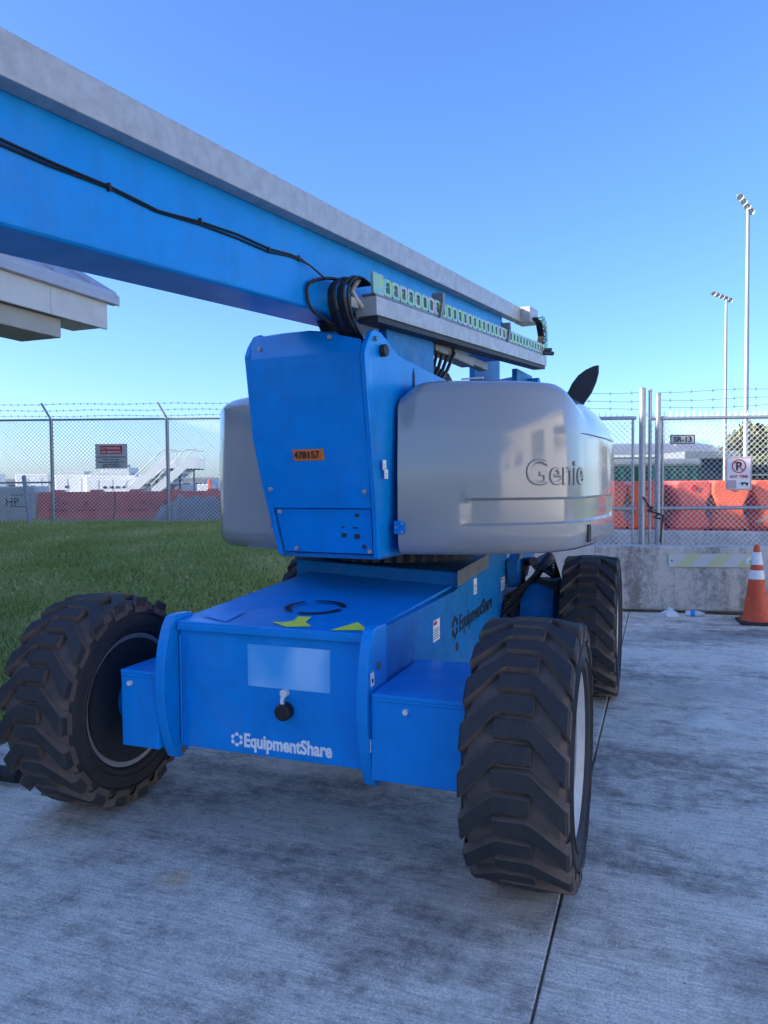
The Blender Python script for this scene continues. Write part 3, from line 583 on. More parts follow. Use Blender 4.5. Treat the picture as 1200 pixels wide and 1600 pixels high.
# embossed word wrapped onto the right cover
def wrap_text(body,size,s0,z0,m,parent,height=.004,bold=0):
    cu=bpy.data.curves.new('tmp','FONT'); cu.body=body; cu.size=size; cu.extrude=.5; cu.offset=bold; cu.resolution_u=4
    to=bpy.data.objects.new('tmp',cu); COL.objects.link(to); dg=bpy.context.evaluated_depsgraph_get(); me=bpy.data.meshes.new_from_object(to.evaluated_get(dg)); bpy.data.objects.remove(to)
    for v in me.vertices:
        s=s0+v.co.x; i=max(0,min(len(ARC)-2,next((k for k in range(len(ARC)-1) if ARC[k+1]>s),len(ARC)-2))); t=(s-ARC[i])/(ARC[i+1]-ARC[i])
        p=PLAN[i].lerp(PLAN[i+1],t); n=NRM[i].lerp(NRM[i+1],t).normalized(); h=height if v.co.z>0 else -.004
        q=p+n*h; v.co=(q.x,q.y,z0+v.co.y)
    me.materials.clear(); me.materials.append(m); o=bpy.data.objects.new('embossed_lettering',me); COL.objects.link(o); o.parent=parent; return o
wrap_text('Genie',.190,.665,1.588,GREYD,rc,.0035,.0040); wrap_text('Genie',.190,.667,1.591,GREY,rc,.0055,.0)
q=MB(); q.hexa([(.62,-.36,2.158),(.74,-.36,2.158),(.74,-.34,2.159),(.62,-.34,2.159),(.62,-.36,2.166),(.74,-.36,2.166),(.74,-.34,2.167),(.62,-.34,2.167)]); q.build('cover_handle',WHITE,rc)
# dark vane standing at the rear of the right cover
q=MB(); q.prism([(.90,2.02),(.925,2.20),(.96,2.27),(1.00,2.32),(1.05,2.355),(1.10,2.375),(1.135,2.38),(1.135,2.33),(1.12,2.27),(1.09,2.20),(1.04,2.13),(1.03,2.02)],'y',.93,.955)
tpart(q,'rubber_flap',DARK,bevel=.004)
# ---------------- boom
BE=R(4.0); BR=(BE,0,R(-4.8))
def bpart(b,name,m,parent=None,**k):
    o=b.build(name,m,lift if parent is None else parent,**k)
    if parent is None: o.rotation_euler=BR
    return o
q=MB(); q.box(-.140,.140,-5.2,2.30,2.505,2.965); boom=bpart(q,'boom',BLUE,bevel=.018,seg=3)
q=MB(); q.box(-.115,.115,-7.6,-5.21,2.53,2.93); bpart(q,'inner_boom',WHITE,bevel=.012)
q=MB(); q.box(-.13,-.02,2.31,2.45,2.6,2.9); q.box(.02,.12,2.31,2.4,2.55,2.85); bpart(q,'boom_end',BLUE2,bevel=.01)
q=MB(); q.box(.142,.215,-5.2,2.62,2.868,2.992); q.box(.10,.2149,-5.2,2.62,2.985,2.9915); up=bpart(q,'upper_tray',STEEL,bevel=.004)
q=MB(); q.box(.145,.30,2.63,2.93,2.865,3.0); bpart(q,'tray_end',STEEL,bevel=.004)
q=MB(); q.box(.255,.375,-.72,2.92,2.482,2.575); bpart(q,'lower_tray',STEEL,bevel=.004)
q=MB(); q.box(.262,.368,-.70,2.88,2.452,2.478); bpart(q,'tray_rail',DARK)
q=MB(); q.box(.142,.254,-.6,-.54,2.50,2.56); q.box(.142,.254,1.0,1.06,2.50,2.56); q.box(.142,.254,2.1,2.16,2.50,2.56); bpart(q,'tray_bracket',STEELD)
# cable carrier: links as individual pieces, lower run then the bend up to the upper tray
ct=MB(); ct.box(.285,.360,-.70,2.9,2.582,2.592); cto=bpart(ct,'cable_carrier',STEELD)
lk=MB(); L0=.0
outer=[(-.048,.012),(-.038,0),(.038,0),(.048,.012),(.048,.073),(.038,.085),(-.038,.085),(-.048,.073)]; inn=[(-.022,.020),(-.016,.015),(.016,.015),(.022,.020),(.022,.065),(.016,.070),(-.016,.070),(-.022,.065)]
for x in(.293,.352):
    vs=[(x,a_,b_) for a_,b_ in outer]+[(x,a_,b_) for a_,b_ in inn]+[(x+.008,a_,b_) for a_,b_ in outer]+[(x+.008,a_,b_) for a_,b_ in inn]; m=8
    fs=[]
    for i in range(8):
        j=(i+1)%8; fs+=[(i,j,8+j,8+i),(16+i,24+i,24+j,16+j),(i,16+i,16+j,j),(8+i,8+j,24+j,24+i)]
    lk.add(vs,fs)
lk.box(.301,.352,-.006,.006,.078,.086); lk.box(.301,.352,-.006,.006,.0,.008)
lo=lk.build('carrier_link',CHAIN,cto)
lo.location=(0,-.55,2.594)
for k in range(1,34):
    o=lo.copy(); COL.objects.link(o); o.parent=cto; o.location=(0,-.55+.1005*k,2.594)
nb=9
for k in range(nb):
    A=math.pi*(k+.5)/nb-math.pi/2; r=.135; o=lo.copy(); COL.objects.link(o); o.parent=cto
    o.rotation_euler=(A+math.pi/2,0,0); cy,cz=2.88,2.765
    o.location=(0,cy+(r+.035)*math.cos(A),cz+(r+.035)*math.sin(A))
q=MB(); q.box(.345,.362,-.72,-.60,2.588,2.692); q.build('link_end_plate',CHAIN,cto,bevel=.003)
for y in(.15,1.62):
    q=MB(); q.hexa([(.362,y,2.56),(.372,y,2.56),(.372,y+.05,2.56),(.362,y+.05,2.56),(.362,y+.06,2.68),(.372,y+.06,2.68),(.372,y+.11,2.68),(.362,y+.11,2.68)]); q.box(.30,.372,y+.065,y+.10,2.682,2.735); q.build('carrier_clip',STEELD,cto)
q=MB()
for k in range(4):
    x=.305+.012*k; q.tube([(x,-.62,2.635),(x,-.70,2.66)],.006,6)
q=MB()
for k in range(6): q.tube([(.305+.008*k,2.70,2.62),(.305+.008*k,2.86,2.66),(.305+.008*k,2.93,2.76),(.303+.008*k,2.86,2.87),(.295+.008*k,2.72,2.90)],.011,6)
q.tube([(.35,2.86,2.60),(.42,2.98,2.60)],.02,8); q.tube([(.33,2.86,2.63),(.40,3.0,2.64)],.015,8)
bpart(q,'bend_hoses',HOSE,smooth=60)
q=MB()
for k in range(9):
    x=.185+.013*k; sag=.007*((k*5)%4)
    q.tube(catmull([(x,-.60,2.655),(x+.005,-.74-sag,2.668),(x+.01,-.86-sag,2.61),(x+.01,-.87-sag,2.52),(x,-.78-sag*.6,2.42),(x-.02,-.60,2.33),(x-.03,-.45,2.25)],4),.0075,8)
q.tube(catmull([(.20,-.60,2.66),(.19,-.82,2.66),(.16,-.98,2.62),(.155,-1.01,2.56),(.16,-.97,2.49),(.19,-.82,2.44)],4),.008,8)
bpart(q,'hose_bundle',HOSE,smooth=60)
q=MB(); q.box(.17,.28,-.80,-.62,2.52,2.57); q.tube([(.30,-.60,2.52),(.29,-.72,2.53),(.26,-.76,2.60),(.27,-.70,2.67)],.016,8); bpart(q,'hose_clamp',STEEL,bevel=.004)
# cables clipped along the boom side
cp=[(-5.2,2.60),(-3.3,2.685),(-2.775,2.735),(-2.44,2.715),(-2.2,2.712),(-1.988,2.695),(-1.75,2.71),(-1.537,2.712),(-1.3,2.700),(-1.15,2.712),(-1.055,2.712)]
q=MB()
for k in range(2):
    q.tube([(.145+.003*k,y+.01*k,z+.009*(k-.5)+.004*math.sin(5*y+k*2)) for y,z in cp]+[(.17,-.99,2.69),(.20,-.90,2.64)],.0045,6)
bpart(q,'boom_cable',HOSE,smooth=60)
for y,z in((-2.2,2.712),(-1.75,2.712),(-1.3,2.702),(-1.055,2.714)):
    q=MB(); q.box(.1405,.152,y-.004,y+.004,z-.011,z+.014); q.build('cable_clip',HOSE,boom)
# ------------------------------------------------------------------ fences
def mesh_wires(b,u0,u1,z0,z1,cell,r):   # diagonal wires in local x-z plane
    h=z1-z0; n=int((u1-u0+h)/cell)+2
    for sgn in(1,-1):
        for k in range(n):
            if sgn>0: a0,a1=u0-h+k*cell,u0+k*cell
            else: a0,a1=u0+k*cell,u0-h+k*cell
            # clip x between u0,u1
            p,qq=(a0,z0),(a1,z1); t0,t1=0,1; dx=a1-a0
            ta,tb_=sorted(((u0-a0)/dx,(u1-a0)/dx)); t0=max(t0,ta); t1=min(t1,tb_)
            if t1-t0<.01: continue
            A=(a0+dx*t0,z0+h*t0); B=(a0+dx*t1,z0+h*t1); y=.004*sgn
            # gentle zig-zag: one segment is enough at this size
            b.tube([(A[0],y,A[1]),(B[0],y,B[1])],r,3,False)
def spikes(b,u0,u1,z,step,h,r):
    n=int((u1-u0)/step)
    for k in range(n):
        x=u0+k*step; b.tube([(x-.012,0,z),(x+.004,0,z+h)],r,3,False); b.tube([(x+.012,0,z),(x-.004,0,z+h)],r,3,False)
def barb(parent,pts,r=.0045,step=.13):
    b=MB(); b.tube(pts,r,4,False)
    for A,B in zip(pts,pts[1:]):
        A,B=Vector(A),Vector(B); n=max(1,int((B-A).length/step))
        for k in range(n):
            p=A.lerp(B,(k+.5)/n); b.tube([p+Vector((-.012,.012,-.022)),p+Vector((.012,-.012,.022))],r*.8,3,False); b.tube([p+Vector((-.012,-.012,.022)),p+Vector((.012,.012,-.022))],r*.8,3,False)
    return b.build('barbed_wire',BARB,parent)
FY=16.0; gz=.77
lf=thing('chain_link_fence','long galvanised chain link fence topped with barbed wire on the grass bank','fence',(0,FY,gz))
q=MB(); mesh_wires(q,-14.5,.6,.02,2.25,.083,.0050); spikes(q,-14.5,.6,2.25,.083,.06,.004); tag(q.build('wire_mesh',WIRE,lf),kind='stuff')
q=MB(); q.tube([(-14.5,0,2.255),(.6,0,2.275)],.022,8); q.build('top_rail',GALV,lf,smooth=60)
q=MB(); q.tube([(-14.5,0,.90),(-7.16,0,.92)],.018,8); q.build('mid_rail',GALV,lf,smooth=60)
for k,x in enumerate((-14.5,-12.04,-9.6,-7.16,-4.66,-2.16,.34)):
    q=MB(); q.cyl((x,0,-.3),(x,0,2.28),.038,n=10); p=q.build('post',GALV,lf,smooth=60)
    q=MB(); q.tube([(x,0,2.27),(x-.20,0,2.62)],.024,8); q.build('barb_arm',GALV,p,smooth=60)
for k,(f_) in enumerate((.2,.55,.93)):
    pts=[(x-.20*f_,0,2.27+.35*f_+.012*math.sin(x*3+k)) for x in np.linspace(-14.5,.5,26)]; barb(lf,pts)
q=MB(); q.tube([(-7.50,-.35,.0),(-7.78,.0,1.06)],.045,10); q.build('brace_pipe',GALV,lf,smooth=60)
# sign on the left fence
sg=thing('warning_sign','white rectangular sign with red heading hung on the left chain link fence','sign',(-5.863,FY-.03,2.24))
q=MB(); q.box(-.345,.345,-.012,0,-.265,.265); sb_=q.build('sign_board',WHITE2,sg,bevel=.004)
q=MB(); q.box(-.235,.235,-.0145,-.0125,.045,.225); q.build('red_panel',REDP,sb_)
text('NO TRESPASSING',.064,WHITEP,sb_,(-.215,-.0150,.150),FRONT,bold=.0008,ax=.80); text('NO SMOKING',.075,WHITEP,sb_,(-.215,-.0150,.065),FRONT,bold=.0008,ax=.90)
for k,z in enumerate((-.02,-.075,-.13,-.18,-.225)):
    text(['AUTHORIZED PERSONNEL ONLY','RESTRICTED AREA','VIOLATORS ARE SUBJECT TO','FINE AND ARREST','AIRPORT AUTHORITY'][k],.042,BLACKP,sb_,(0,-.0150,z-.01),FRONT,align='CENTER',bold=.0004)
# right fence and gate
gf=thing('chain_link_gate','galvanised chain link gate and fence panels with barbed wire above the concrete barrier','gate',(0,9.95,0),R(-4))
q=MB(); mesh_wires(q,3.46,6.6,.45,2.40,.072,.0028); tag(q.build('wire_mesh',WIRE,gf),kind='stuff')
q=MB(); mesh_wires(q,1.2,3.30,.45,2.40,.072,.0028); tag(q.build('wire_mesh',WIRE,gf),kind='stuff')
q=MB(); spikes(q,3.46,6.6,2.44,.075,.06,.003); spikes(q,1.2,3.3,2.44,.075,.06,.003); tag(q.build('wire_tips',WIRE,gf),kind='stuff')
for a0,a1,z,n_ in((1.2,3.32,2.43,'top_rail'),(3.5,6.6,2.42,'top_rail'),(1.2,3.32,1.24,'mid_rail'),(3.5,6.6,1.245,'mid_rail'),(1.2,6.6,.5,'bottom_rail')):
    q=MB(); q.tube([(a0,0,z),(a1,0,z+.0)],.024,8); q.build(n_,GALV,gf,smooth=60)
for x,z,r in((3.40,2.80,.042),(3.50,2.78,.022),(3.60,2.73,.036),(3.66,2.42,.016),(3.28,2.42,.018),(5.22,2.43,.045),(1.2,2.6,.04)):
    q=MB(); q.cyl((x,0,0.0),(x,0,z),r,n=12); q.lathe([(z-.01,.005),(z-.0,r+.004),(z+.012,r),(z+.03,.005)],'z',12,(x,0,0),False); q.build('post',GALV,gf,smooth=50)
for k,z in enumerate((2.55,2.65,2.76)):
    barb(gf,[(x,0,z+.012*math.sin(x*4+k)+.008*(x-3)) for x in np.linspace(3.62,6.6,12)],.0035,.14); barb(gf,[(x,0,z+.01*math.sin(x*5+k)) for x in np.linspace(1.2,3.4,9)],.0035,.14)
q=MB(); 
for k in range(14):
    A=k*.9; q.tube([(3.44+.05*math.sin(A)+.012*k,-.05,1.28-.012*k),(3.47+.05*math.sin(A+.9)+.012*k,-.06,1.265-.012*k)],.009,5)
q.tube([(3.40,-.05,1.40),(3.52,-.05,1.2),(3.66,-.05,1.16),(3.62,-.05,.8)],.010,6); q.build('lock_chain',DARK,gf)
# gate number sign
s1=thing('gate_number_sign','small white sign reading SR-13 on the right gate mesh','sign',(3.885,9.63,2.14),R(-4))
q=MB(); q.box(-.16,.16,-.008,0,-.064,.064); bo=q.build('sign_board',WHITE2,s1,bevel=.002)
q=MB(); q.box(-.152,.152,-.0095,-.0083,-.056,-.047); q.box(-.152,.152,-.0095,-.0083,.047,.056); q.box(-.152,-.143,-.0095,-.0083,-.047,.047); q.box(.143,.152,-.0095,-.0083,-.047,.047); q.build('sign_border',BLACKP,bo)
text('SR-13',.098,BLACKP,bo,(0,-.0100,-.034),FRONT,align='CENTER',bold=.003)
s2=thing('no_parking_sign','white and red no parking sign hanging on the right gate','sign',(4.585,9.56,1.69),R(-4))
q=MB(); q.box(-.163,.163,-.008,0,-.215,.215); bo=q.build('sign_board',WHITE,s2,bevel=.003)
q=MB()
for a_ in((-.155,.155,.200,.207),(-.155,.155,-.207,-.200)): q.box(a_[0],a_[1],-.0095,-.0083,a_[2],a_[3])
for a_ in((-.155,-.148),(.148,.155)): q.box(a_[0],a_[1],-.0095,-.0083,-.1995,.1995)
for k in range(28):
    A,B=2*math.pi*k/28,2*math.pi*(k+1)/28; P=lambda a,r:(r*math.cos(a),.095+r*math.sin(a)); q.prism([P(A,.075),P(B,.075),P(B,.090),P(A,.090)],'y',-.0115,-.0083)
q.prism([(-.06,.147),(-.05,.157),(.06,.043),(.05,.033)],'y',-.0150,-.0118); q.build('red_print',REDP,bo)
text('P',.15,BLACKP,bo,(-.042,-.0100,.045),FRONT,bold=.005)
text('ANY TIME',.052,REDP,bo,(0,-.0100,-.055),FRONT,align='CENTER',bold=.0015)
q=MB(); q.box(-.02,.14,-.0095,-.0083,-.19,-.085); q.build('pictogram_panel',REFL,bo)
q=MB(); q.box(.03,.09,-.0110,-.0096,-.135,-.112); q.box(.09,.12,-.0110,-.0096,-.145,-.118); q.cyl((.045,-.0110,-.145),(.045,-.0096,-.145),.012,n=10); q.cyl((.10,-.0110,-.15),(.10,-.0096,-.15),.012,n=10); q.tube([(.03,-.0103,-.12),(.0,-.0103,-.14)],.004,5); q.build('tow_pictogram',BLACKP,bo)
q=MB(); q.box(-.155,-.03,-.0095,-.0083,-.195,-.085); q.build('blank_panel',mat('greyish_panel',(.42,.36,.38),.6,0,.05,9),bo)
# concrete barriers
def barrier(name,label,x0,x1,loc,rz,h=.81,gap=.035):
    t=thing(name,label,'barrier',loc,rz)
    q=MB(); pr=[(-.30,gap),(-.30,.10),(-.135,.36),(-.085,h),(.085,h),(.135,.36),(.30,.10),(.30,gap)]
    pr=[(-.22,gap),(-.215,h-.0),(.05,h),(.12,h-.02),(.25,gap)]
    q.prism(pr,'x',x0,x1); q.box(x0+.3,x0+.9,-.20,.2,-.02,gap-.001); q.box(x1-.9,x1-.3,-.20,.2,-.02,gap-.001); bo=q.build('barrier_body',WALLC,t,bevel=.02,seg=3); return t,bo
bt,bb=barrier('concrete_barrier','weathered grey concrete barrier standing across the pad behind the lift',-2.1,3.45,(3.0,9.22,0),R(-10))
barrier('concrete_barrier','grey concrete barrier beyond the gate, at the foot of the red plastic ones',-2.5,5.0,(4.9,11.9,0),R(-20),.80,.02)
q=MB(); q.box(.48,1.44,-.236,-.2225,.565,.725); 
def boardmat():
    m=bpy.data.materials.new('striped_reflector'); m.use_nodes=True; t=m.node_tree; N=t.nodes; L=t.links; b=N['Principled BSDF']
    tc=N.new('ShaderNodeTexCoord'); mp=N.new('ShaderNodeMapping'); mp.inputs['Rotation'].default_value=(0,R(-40),0); L.new(tc.outputs['Object'],mp.inputs[0])
    w=N.new('ShaderNodeTexWave'); w.inputs['Scale'].default_value=1.2; w.inputs['Distortion'].default_value=.6; L.new(mp.outputs[0],w.inputs[0])
    r=N.new('ShaderNodeValToRGB'); r.color_ramp.elements[0].position=.4; r.color_ramp.elements[0].color=(.50,.52,.50,1); r.color_ramp.elements[1].position=.6; r.color_ramp.elements[1].color=(.50,.52,.30,1); L.new(w.outputs[0],r.inputs[0]); L.new(r.outputs[0],b.inputs['Base Color']); b.inputs['Roughness'].default_value=.45; return m
rbd=q.build('reflective_board',boardmat(),bt,bevel=.002)
for x in(.52,1.40):
    q=MB(); q.cyl((x,-.236,.64),(x,-.24,.64),.01,n=8); q.build('screw',DARK,rbd)
# traffic cone by the barrier
cn=thing('traffic_cone','tall orange traffic cone with two white collars, at the right end of the barrier','cone',(4.165,8.24,0),R(-15))
q=MB(); q.prism([(-.19,-.15),(-.15,-.19),(.15,-.19),(.19,-.15),(.19,.15),(.15,.19),(-.15,.19),(-.19,.15)],'z',.002,.035); q.build('base',DARK,cn,bevel=.006)
def cr(z): return .145-(z-.035)*.138
q=MB(); q.lathe([(.035,.165),(.05,.150),(.06,cr(.06)),(.30,cr(.30)),(.60,cr(.60)),(.85,cr(.85)),(.875,cr(.875)-.004),(.885,.012),(.87,.008),(.035,.13)],'z',28); co=q.build('cone_body',CONE,cn,smooth=40)
for z0,z1 in((.50,.60),(.66,.80)):
    q=MB(); q.lathe([(z0,cr(z0)+.002),(z0,cr(z0)+.004),(z1,cr(z1)+.004),(z1,cr(z1)+.002)],'z',28); q.build('collar',REFL,cn,smooth=40)
q=MB(); q.hexa([(-.12,-.02,.68),(-.085,-.03,.66),(-.08,0,.66),(-.115,.0,.68),(-.11,-.02,.72),(-.07,-.03,.76),(-.065,0,.76),(-.105,0,.72)]); q.build('peeling_strip',REFL,cn)
# litter at the barrier foot
q=MB(); q.lathe([(0,.002),(0,.033),(.12,.034),(.16,.030),(.19,.012),(.215,.012),(.215,.002)],'x',14); lt=q.build('plastic_bottle',mat('clear_bottle_plastic',(.55,.62,.66),.15,0,.1,9),loc=(3.56,8.70,.036),rot=(0,0,R(-12)),smooth=40); tag(lt,'clear plastic bottle with blue label lying at the barrier foot','bottle')
q=MB(); q.lathe([(.05,.035),(.10,.0352)],'x',14,closed=False); q.build('bottle_label',CYANS,lt)
q=MB(); q.lathe([(0,.10),(.03,.085),(.055,.05),(.075,.02),(.078,.002)],'z',11,closed=False)
q.v=[(x*(1+.3*math.sin(5*y*30+x*40)),y*(1+.25*math.sin(x*70)),z*(1+.3*math.sin(x*60+y*50))) for x,y,z in q.v]; tag(q.build('plastic_bag',WHITE,loc=(3.38,8.74,.003)),'crumpled white plastic bag beside the bottle at the barrier foot','litter')
# dark drain hose at the pad edge left of the tyre
q=MB(); q.tube([(-1.6,.05,.10),(-1.25,.0,.09),(-.85,-.12,.07),(-.5,-.3,.055),(-.35,-.34,.05)],[.05,.055,.05,.045,.04],10); tag(q.build('drain_hose',HOSE,loc=(-1.62,4.25,0),smooth=60),'black corrugated hose lying at the pad edge left of the front tyre','hose')
# ------------------------------------------------------------------ water filled barriers
def wb_mesh(L=1.8,h=.80,w=.5):
    b=MB(); nx=6
    # tapered body with crenellated top and moulded recesses
    def sect(x,hh,ww): return [(x,-ww,0),(x,-ww,.12),(x,-ww*.62,.30),(x,-ww*.46,hh),(x,ww*.46,hh),(x,ww*.62,.30),(x,ww,.12),(x,ww,0)]
    xs_=[0,.04,.30,.33,.55,.58,.86,.90,1.22,1.25,1.47,1.50,1.76,1.80]; hs=[h-.05,h-.05,h-.05,h,h,h-.05,h-.05,h-.05,h-.05,h,h,h-.05,h-.05,h-.05]; ws=[w/2*.92,w/2,w/2,w/2*.86,w/2*.86,w/2,w/2,w/2,w/2,w/2*.86,w/2*.86,w/2,w/2,w/2*.92]
    rows=[sect(x*L/1.8,a_,c_) for x,a_,c_ in zip(xs_,hs,ws)]; b.grid([r+[r[0]] for r in rows]); b.add(rows[0],[tuple(range(8))]); b.add(rows[-1],[tuple(range(8))[::-1]])
    return b
def wbar(m,L=1.8,h=.8):
    return wb_mesh(L,h).build('water_barrier',m,bevel=.015)
red0=wbar(REDB); orr=wbar(ORB)
LZ=.72
spots=[(-8.05,17.35,-3),(-6.22,17.25,1),(-4.40,17.28,-2),(-2.58,17.22,2)]
labs=['first red water barrier beyond the left fence, nearest the white block','second red water barrier from the left, below the white fence sign','red water barrier behind the left edge of the grey tarpaulin heap','red water barrier behind the grey tarpaulin heap, next to the lift']
for k,(x,y,r) in enumerate(spots):
    o=red0 if k==0 else red0.copy()
    if k: COL.objects.link(o)
    o.location=(x,y,LZ); o.rotation_euler=(0,0,R(r)); tag(o,labs[k],'barrier','red water barriers beyond the left fence')
    for dx in(.42,1.1):
        q=MB(); q.box(x+dx,x+dx+.34,y-.185,y-.17,LZ+.40,LZ+.46) 
    q=MB(); 
    for dx in(.30,.55,1.00,1.25):
        q.box(dx,dx+.17,-.222,-.19,.30,.35)
    for dx in(.62,1.12): q.box(dx-.0,dx+.10,-.20,-.165,.45,.53)
    q.build('moulded_slot',REDP,o)
# right: two stacked rows
k=0; rl=['orange','orange']
def block(hh,w,d,m):
    q=MB(); q.prism([(-w*.50,0),(-w*.50,hh*.10),(-w*.34,hh*.30),(-w*.34,hh*.48),(-w*.49,hh*.74),(-w*.49,hh*.93),(-w*.40,hh),(w*.40,hh),(w*.49,hh*.93),(w*.49,hh*.74),(w*.34,hh*.48),(w*.34,hh*.30),(w*.50,hh*.10),(w*.50,0)],'y',-d/2,d/2)
    return q.build('barrier_block',m,bevel=.03)
bl=block(.80,.60,1.1,ORB); bl2=block(.80,.59,1.1,REDB)
where=['beside the grey cover','just left of the gate posts','between the gate posts','below the SR-13 sign','right of the SR-13 sign','left of the no parking sign','behind the no parking sign','at the far right end']
for row,(z0,n_,x0) in enumerate(((0.0,8,3.75),(.805,6,3.80))):
    for k in range(n_):
        src=bl if (k+row)%3 else bl2
        first=(src is bl and row==0 and k==1) or (src is bl2 and row==0 and k==0)
        o=src if first else src.copy()
        if not first: COL.objects.link(o)
        o.location=(x0+.66*k+.03*math.sin(k*7+row),12.95-.05*k+.10*math.sin(k*5+row*2),z0); o.rotation_euler=(0,0,R(-4+5*math.sin(k*3+row)))
        tag(o,('%s plastic barrier block in the %s row, %s'%('orange' if src is bl else 'red','top' if row else 'bottom',where[k])),'barrier','moulded plastic barrier blocks stacked beyond the gate')
        h=MB(); h.cyl((0,-.57,.68),(0,-.545,.68),.05,n=12); h.build('filler_cap',REDP,o)
bpy.data.objects.remove(orr)
# white block at far left with marking
q=MB(); q.prism([(-.55,0),(-.52,.95),(.52,.95),(.55,0)],'y',-.4,.4); wb=q.build('concrete_block',WHITE2,loc=(-8.65,17.6,.66),bevel=.05); tag(wb,'white painted block with a dark mark, left of the red barriers','block')
text('HP',.26,BLACKP,wb,(.0,-.405,.50),FRONT,align='CENTER',bold=.004); q=MB(); 
for a_ in((-.05,.44,.47,.49),(-.05,.44,.74,.76)): q.box(a_[0],a_[1],-.409,-.401,a_[2],a_[3])
q.build('mark_frame',BLACKP,wb)
# tarpaulin heap
q=MB(); rows=[]
prof=[(0,.0),(.08,.22),(.25,.34),(.5,.42),(.75,.54),(.95,.62),(1.08,.56),(1.3,.47),(1.6,.44),(1.9,.40),(2.2,.36),(2.35,.0)]
for j in range(9):
    v=j/8; e=min(1,3.2*v,3.2*(1-v)) if 0<v<1 else 0
    rows.append([(-.2+x+(.12*math.sin(5*v+x*3)),-.5+1.0*v,max(0,z*e*(1+.16*math.sin(7*x+9*v)+.12*math.sin(13*x-5*v)))-.02) for x,z in [(a_*1.0,b_) for a_,b_ in prof]])
q.grid(rows); tag(q.build('tarpaulin_heap',TARP,loc=(-5.05,16.75,.78)),'heap under crumpled grey tarpaulin behind the left fence','tarpaulin')
# ------------------------------------------------------------------ airport equipment far left (about 50 m away)
def cart(name,label,x,y,z,w,h,d=2.0,top=True,marks=0,wheels=True,group='white ground equipment beyond the red barriers'):
    t=thing(name,label,'equipment',(x,y,z),0,group)
    q=MB(); q.box(-w/2,w/2,-d/2,d/2,.35,h); bo=q.build('body',WHITE,t,bevel=.05)
    for k in range(int(w/.9)):
        q=MB(); q.box(-w/2+.1+k*.9,-w/2+.85+k*.9,-d/2-.02,-d/2-.001,.5,h-.25); q.build('panel',WHITE,bo,bevel=.01)
    if top: q=MB(); q.box(-w/2+.2,w/2-.5,-d/2+.2,d/2-.3,h+.001,h+.22); q.build('top_unit',WHITE2,t,bevel=.03)
    for k in range(marks):
        q=MB(); q.box(-.5+k*.42,-.26+k*.42,-d/2-.04,-d/2-.021,h*.55,h*.63); q.build('marking',BLACKP,bo)
    if wheels:
        for sx in(-1,1): q=MB(); q.cyl((sx*(w/2-.4),-d/2+.1,.3),(sx*(w/2-.4),-d/2-.12,.3),.3,n=16); q.build('wheel',TIRE,t)
    return t
gA=.42
cart('cargo_cart','white equipment cart at the far left edge beyond the fence',-27.2,50,gA,2.3,2.05)
cart('cargo_cart','tall plain white container left of the first full fence post',-23.3,50,gA,2.2,2.0,top=False,marks=2)
cart('cargo_cart','white container directly behind the first full fence post',-20.6,50,gA,2.4,1.95,marks=1)
cart('ground_power_unit','white ground power unit with dark dashes and a blue roundel',-17.7,49,gA,3.3,1.85,marks=4)
cart('cargo_cart','small white cart under the hanging fence sign',-14.9,48,gA,1.8,1.7,marks=1)
q=MB(); q.cyl((-17.35+.95,47.95,gA+1.05),(-17.35+.95,47.93,gA+1.05),.16,n=16); tag(q.build('roundel_plate',CYANS),'small blue round plate on the side of the white power unit','plate')
cart('air_conditioning_unit','pale unit with round tanks behind the white power unit',-19.2,54,gA,2.0,2.5,marks=0)
def stairs(label,x,y,s,n=12,w=1.8,h=2.5,l=3.2):
    t=thing('passenger_stairs',label,'airport stairs',(x,y,gA),R(0),'white passenger stairs on the apron'); t.scale=(s,1,1)
    for sy in(-w/2,w/2):
        q=MB(); q.prism([(0,.35),(l,h-.1),(l+.9,h-.1),(l+.9,h+.55),(l,h+.55),(0,1.0)],'y',sy-.03,sy+.03); q.build('side_panel',WHITE,t)
        q=MB(); q.tube([(-.1,sy,1.2),(l-.1,sy,h+1.05),(l+.9,sy,h+1.05)],.035,6)
        for k in range(5): f=k/4; q.tube([(l*f,sy,.6+(h-.3)*f),(l*f,sy,1.25+(h-.2)*f)],.025,5)
        q.tube([(l+.9,sy,h),(l+.9,sy,h+1.05)],.03,5); q.build('handrail',WHITE2,t)
    for k in range(n): q=MB(); q.box(l*k/n,l*(k+1)/n,-w/2+.04,w/2-.04,.35+(h-.45)*k/n,.39+(h-.45)*k/n+.12); q.build('step',STEELD if k%2 else WHITE,t)
    q=MB(); q.box(l,l+.9,-w/2,w/2,h-.16,h-.1); q.box(l-.8,l-.65,-w/2+.1,-w/2+.2,.3,h-.4); q.box(l+.5,l+.62,-w/2+.1,-w/2+.2,.3,h-.16); q.build('platform',DARK,t)
    q=MB(); q.box(.5,l+1.2,-w/2-.0,w/2,.30,.55); q.box(l+.9,l+2.0,-w/2,w/2,.3,1.25); q.build('chassis',WHITE,t,bevel=.05)
    for xx in(.9,l+1.2): q=MB(); q.cyl((xx,-w/2-.1,.32),(xx,w/2+.1,.32),.32,n=16); q.build('wheel',TIRE,t)
stairs('white passenger stairs left of the second fence post, rising to the right',-16.1,47,.78,h=2.35)
stairs('white passenger stairs right of the second fence post with dark platform underside',-14.15,46,.68,h=2.3)
q=MB(); q.box(-.8,.8,-.8,.8,.0,1.2); q.box(-.7,-.2,-.7,.7,1.2,1.7); yl=q.build('tow_tractor',YELM,loc=(-16.8,53,gA),bevel=.08); tag(yl,'yellow tow tractor just left of the white stairs','tractor')
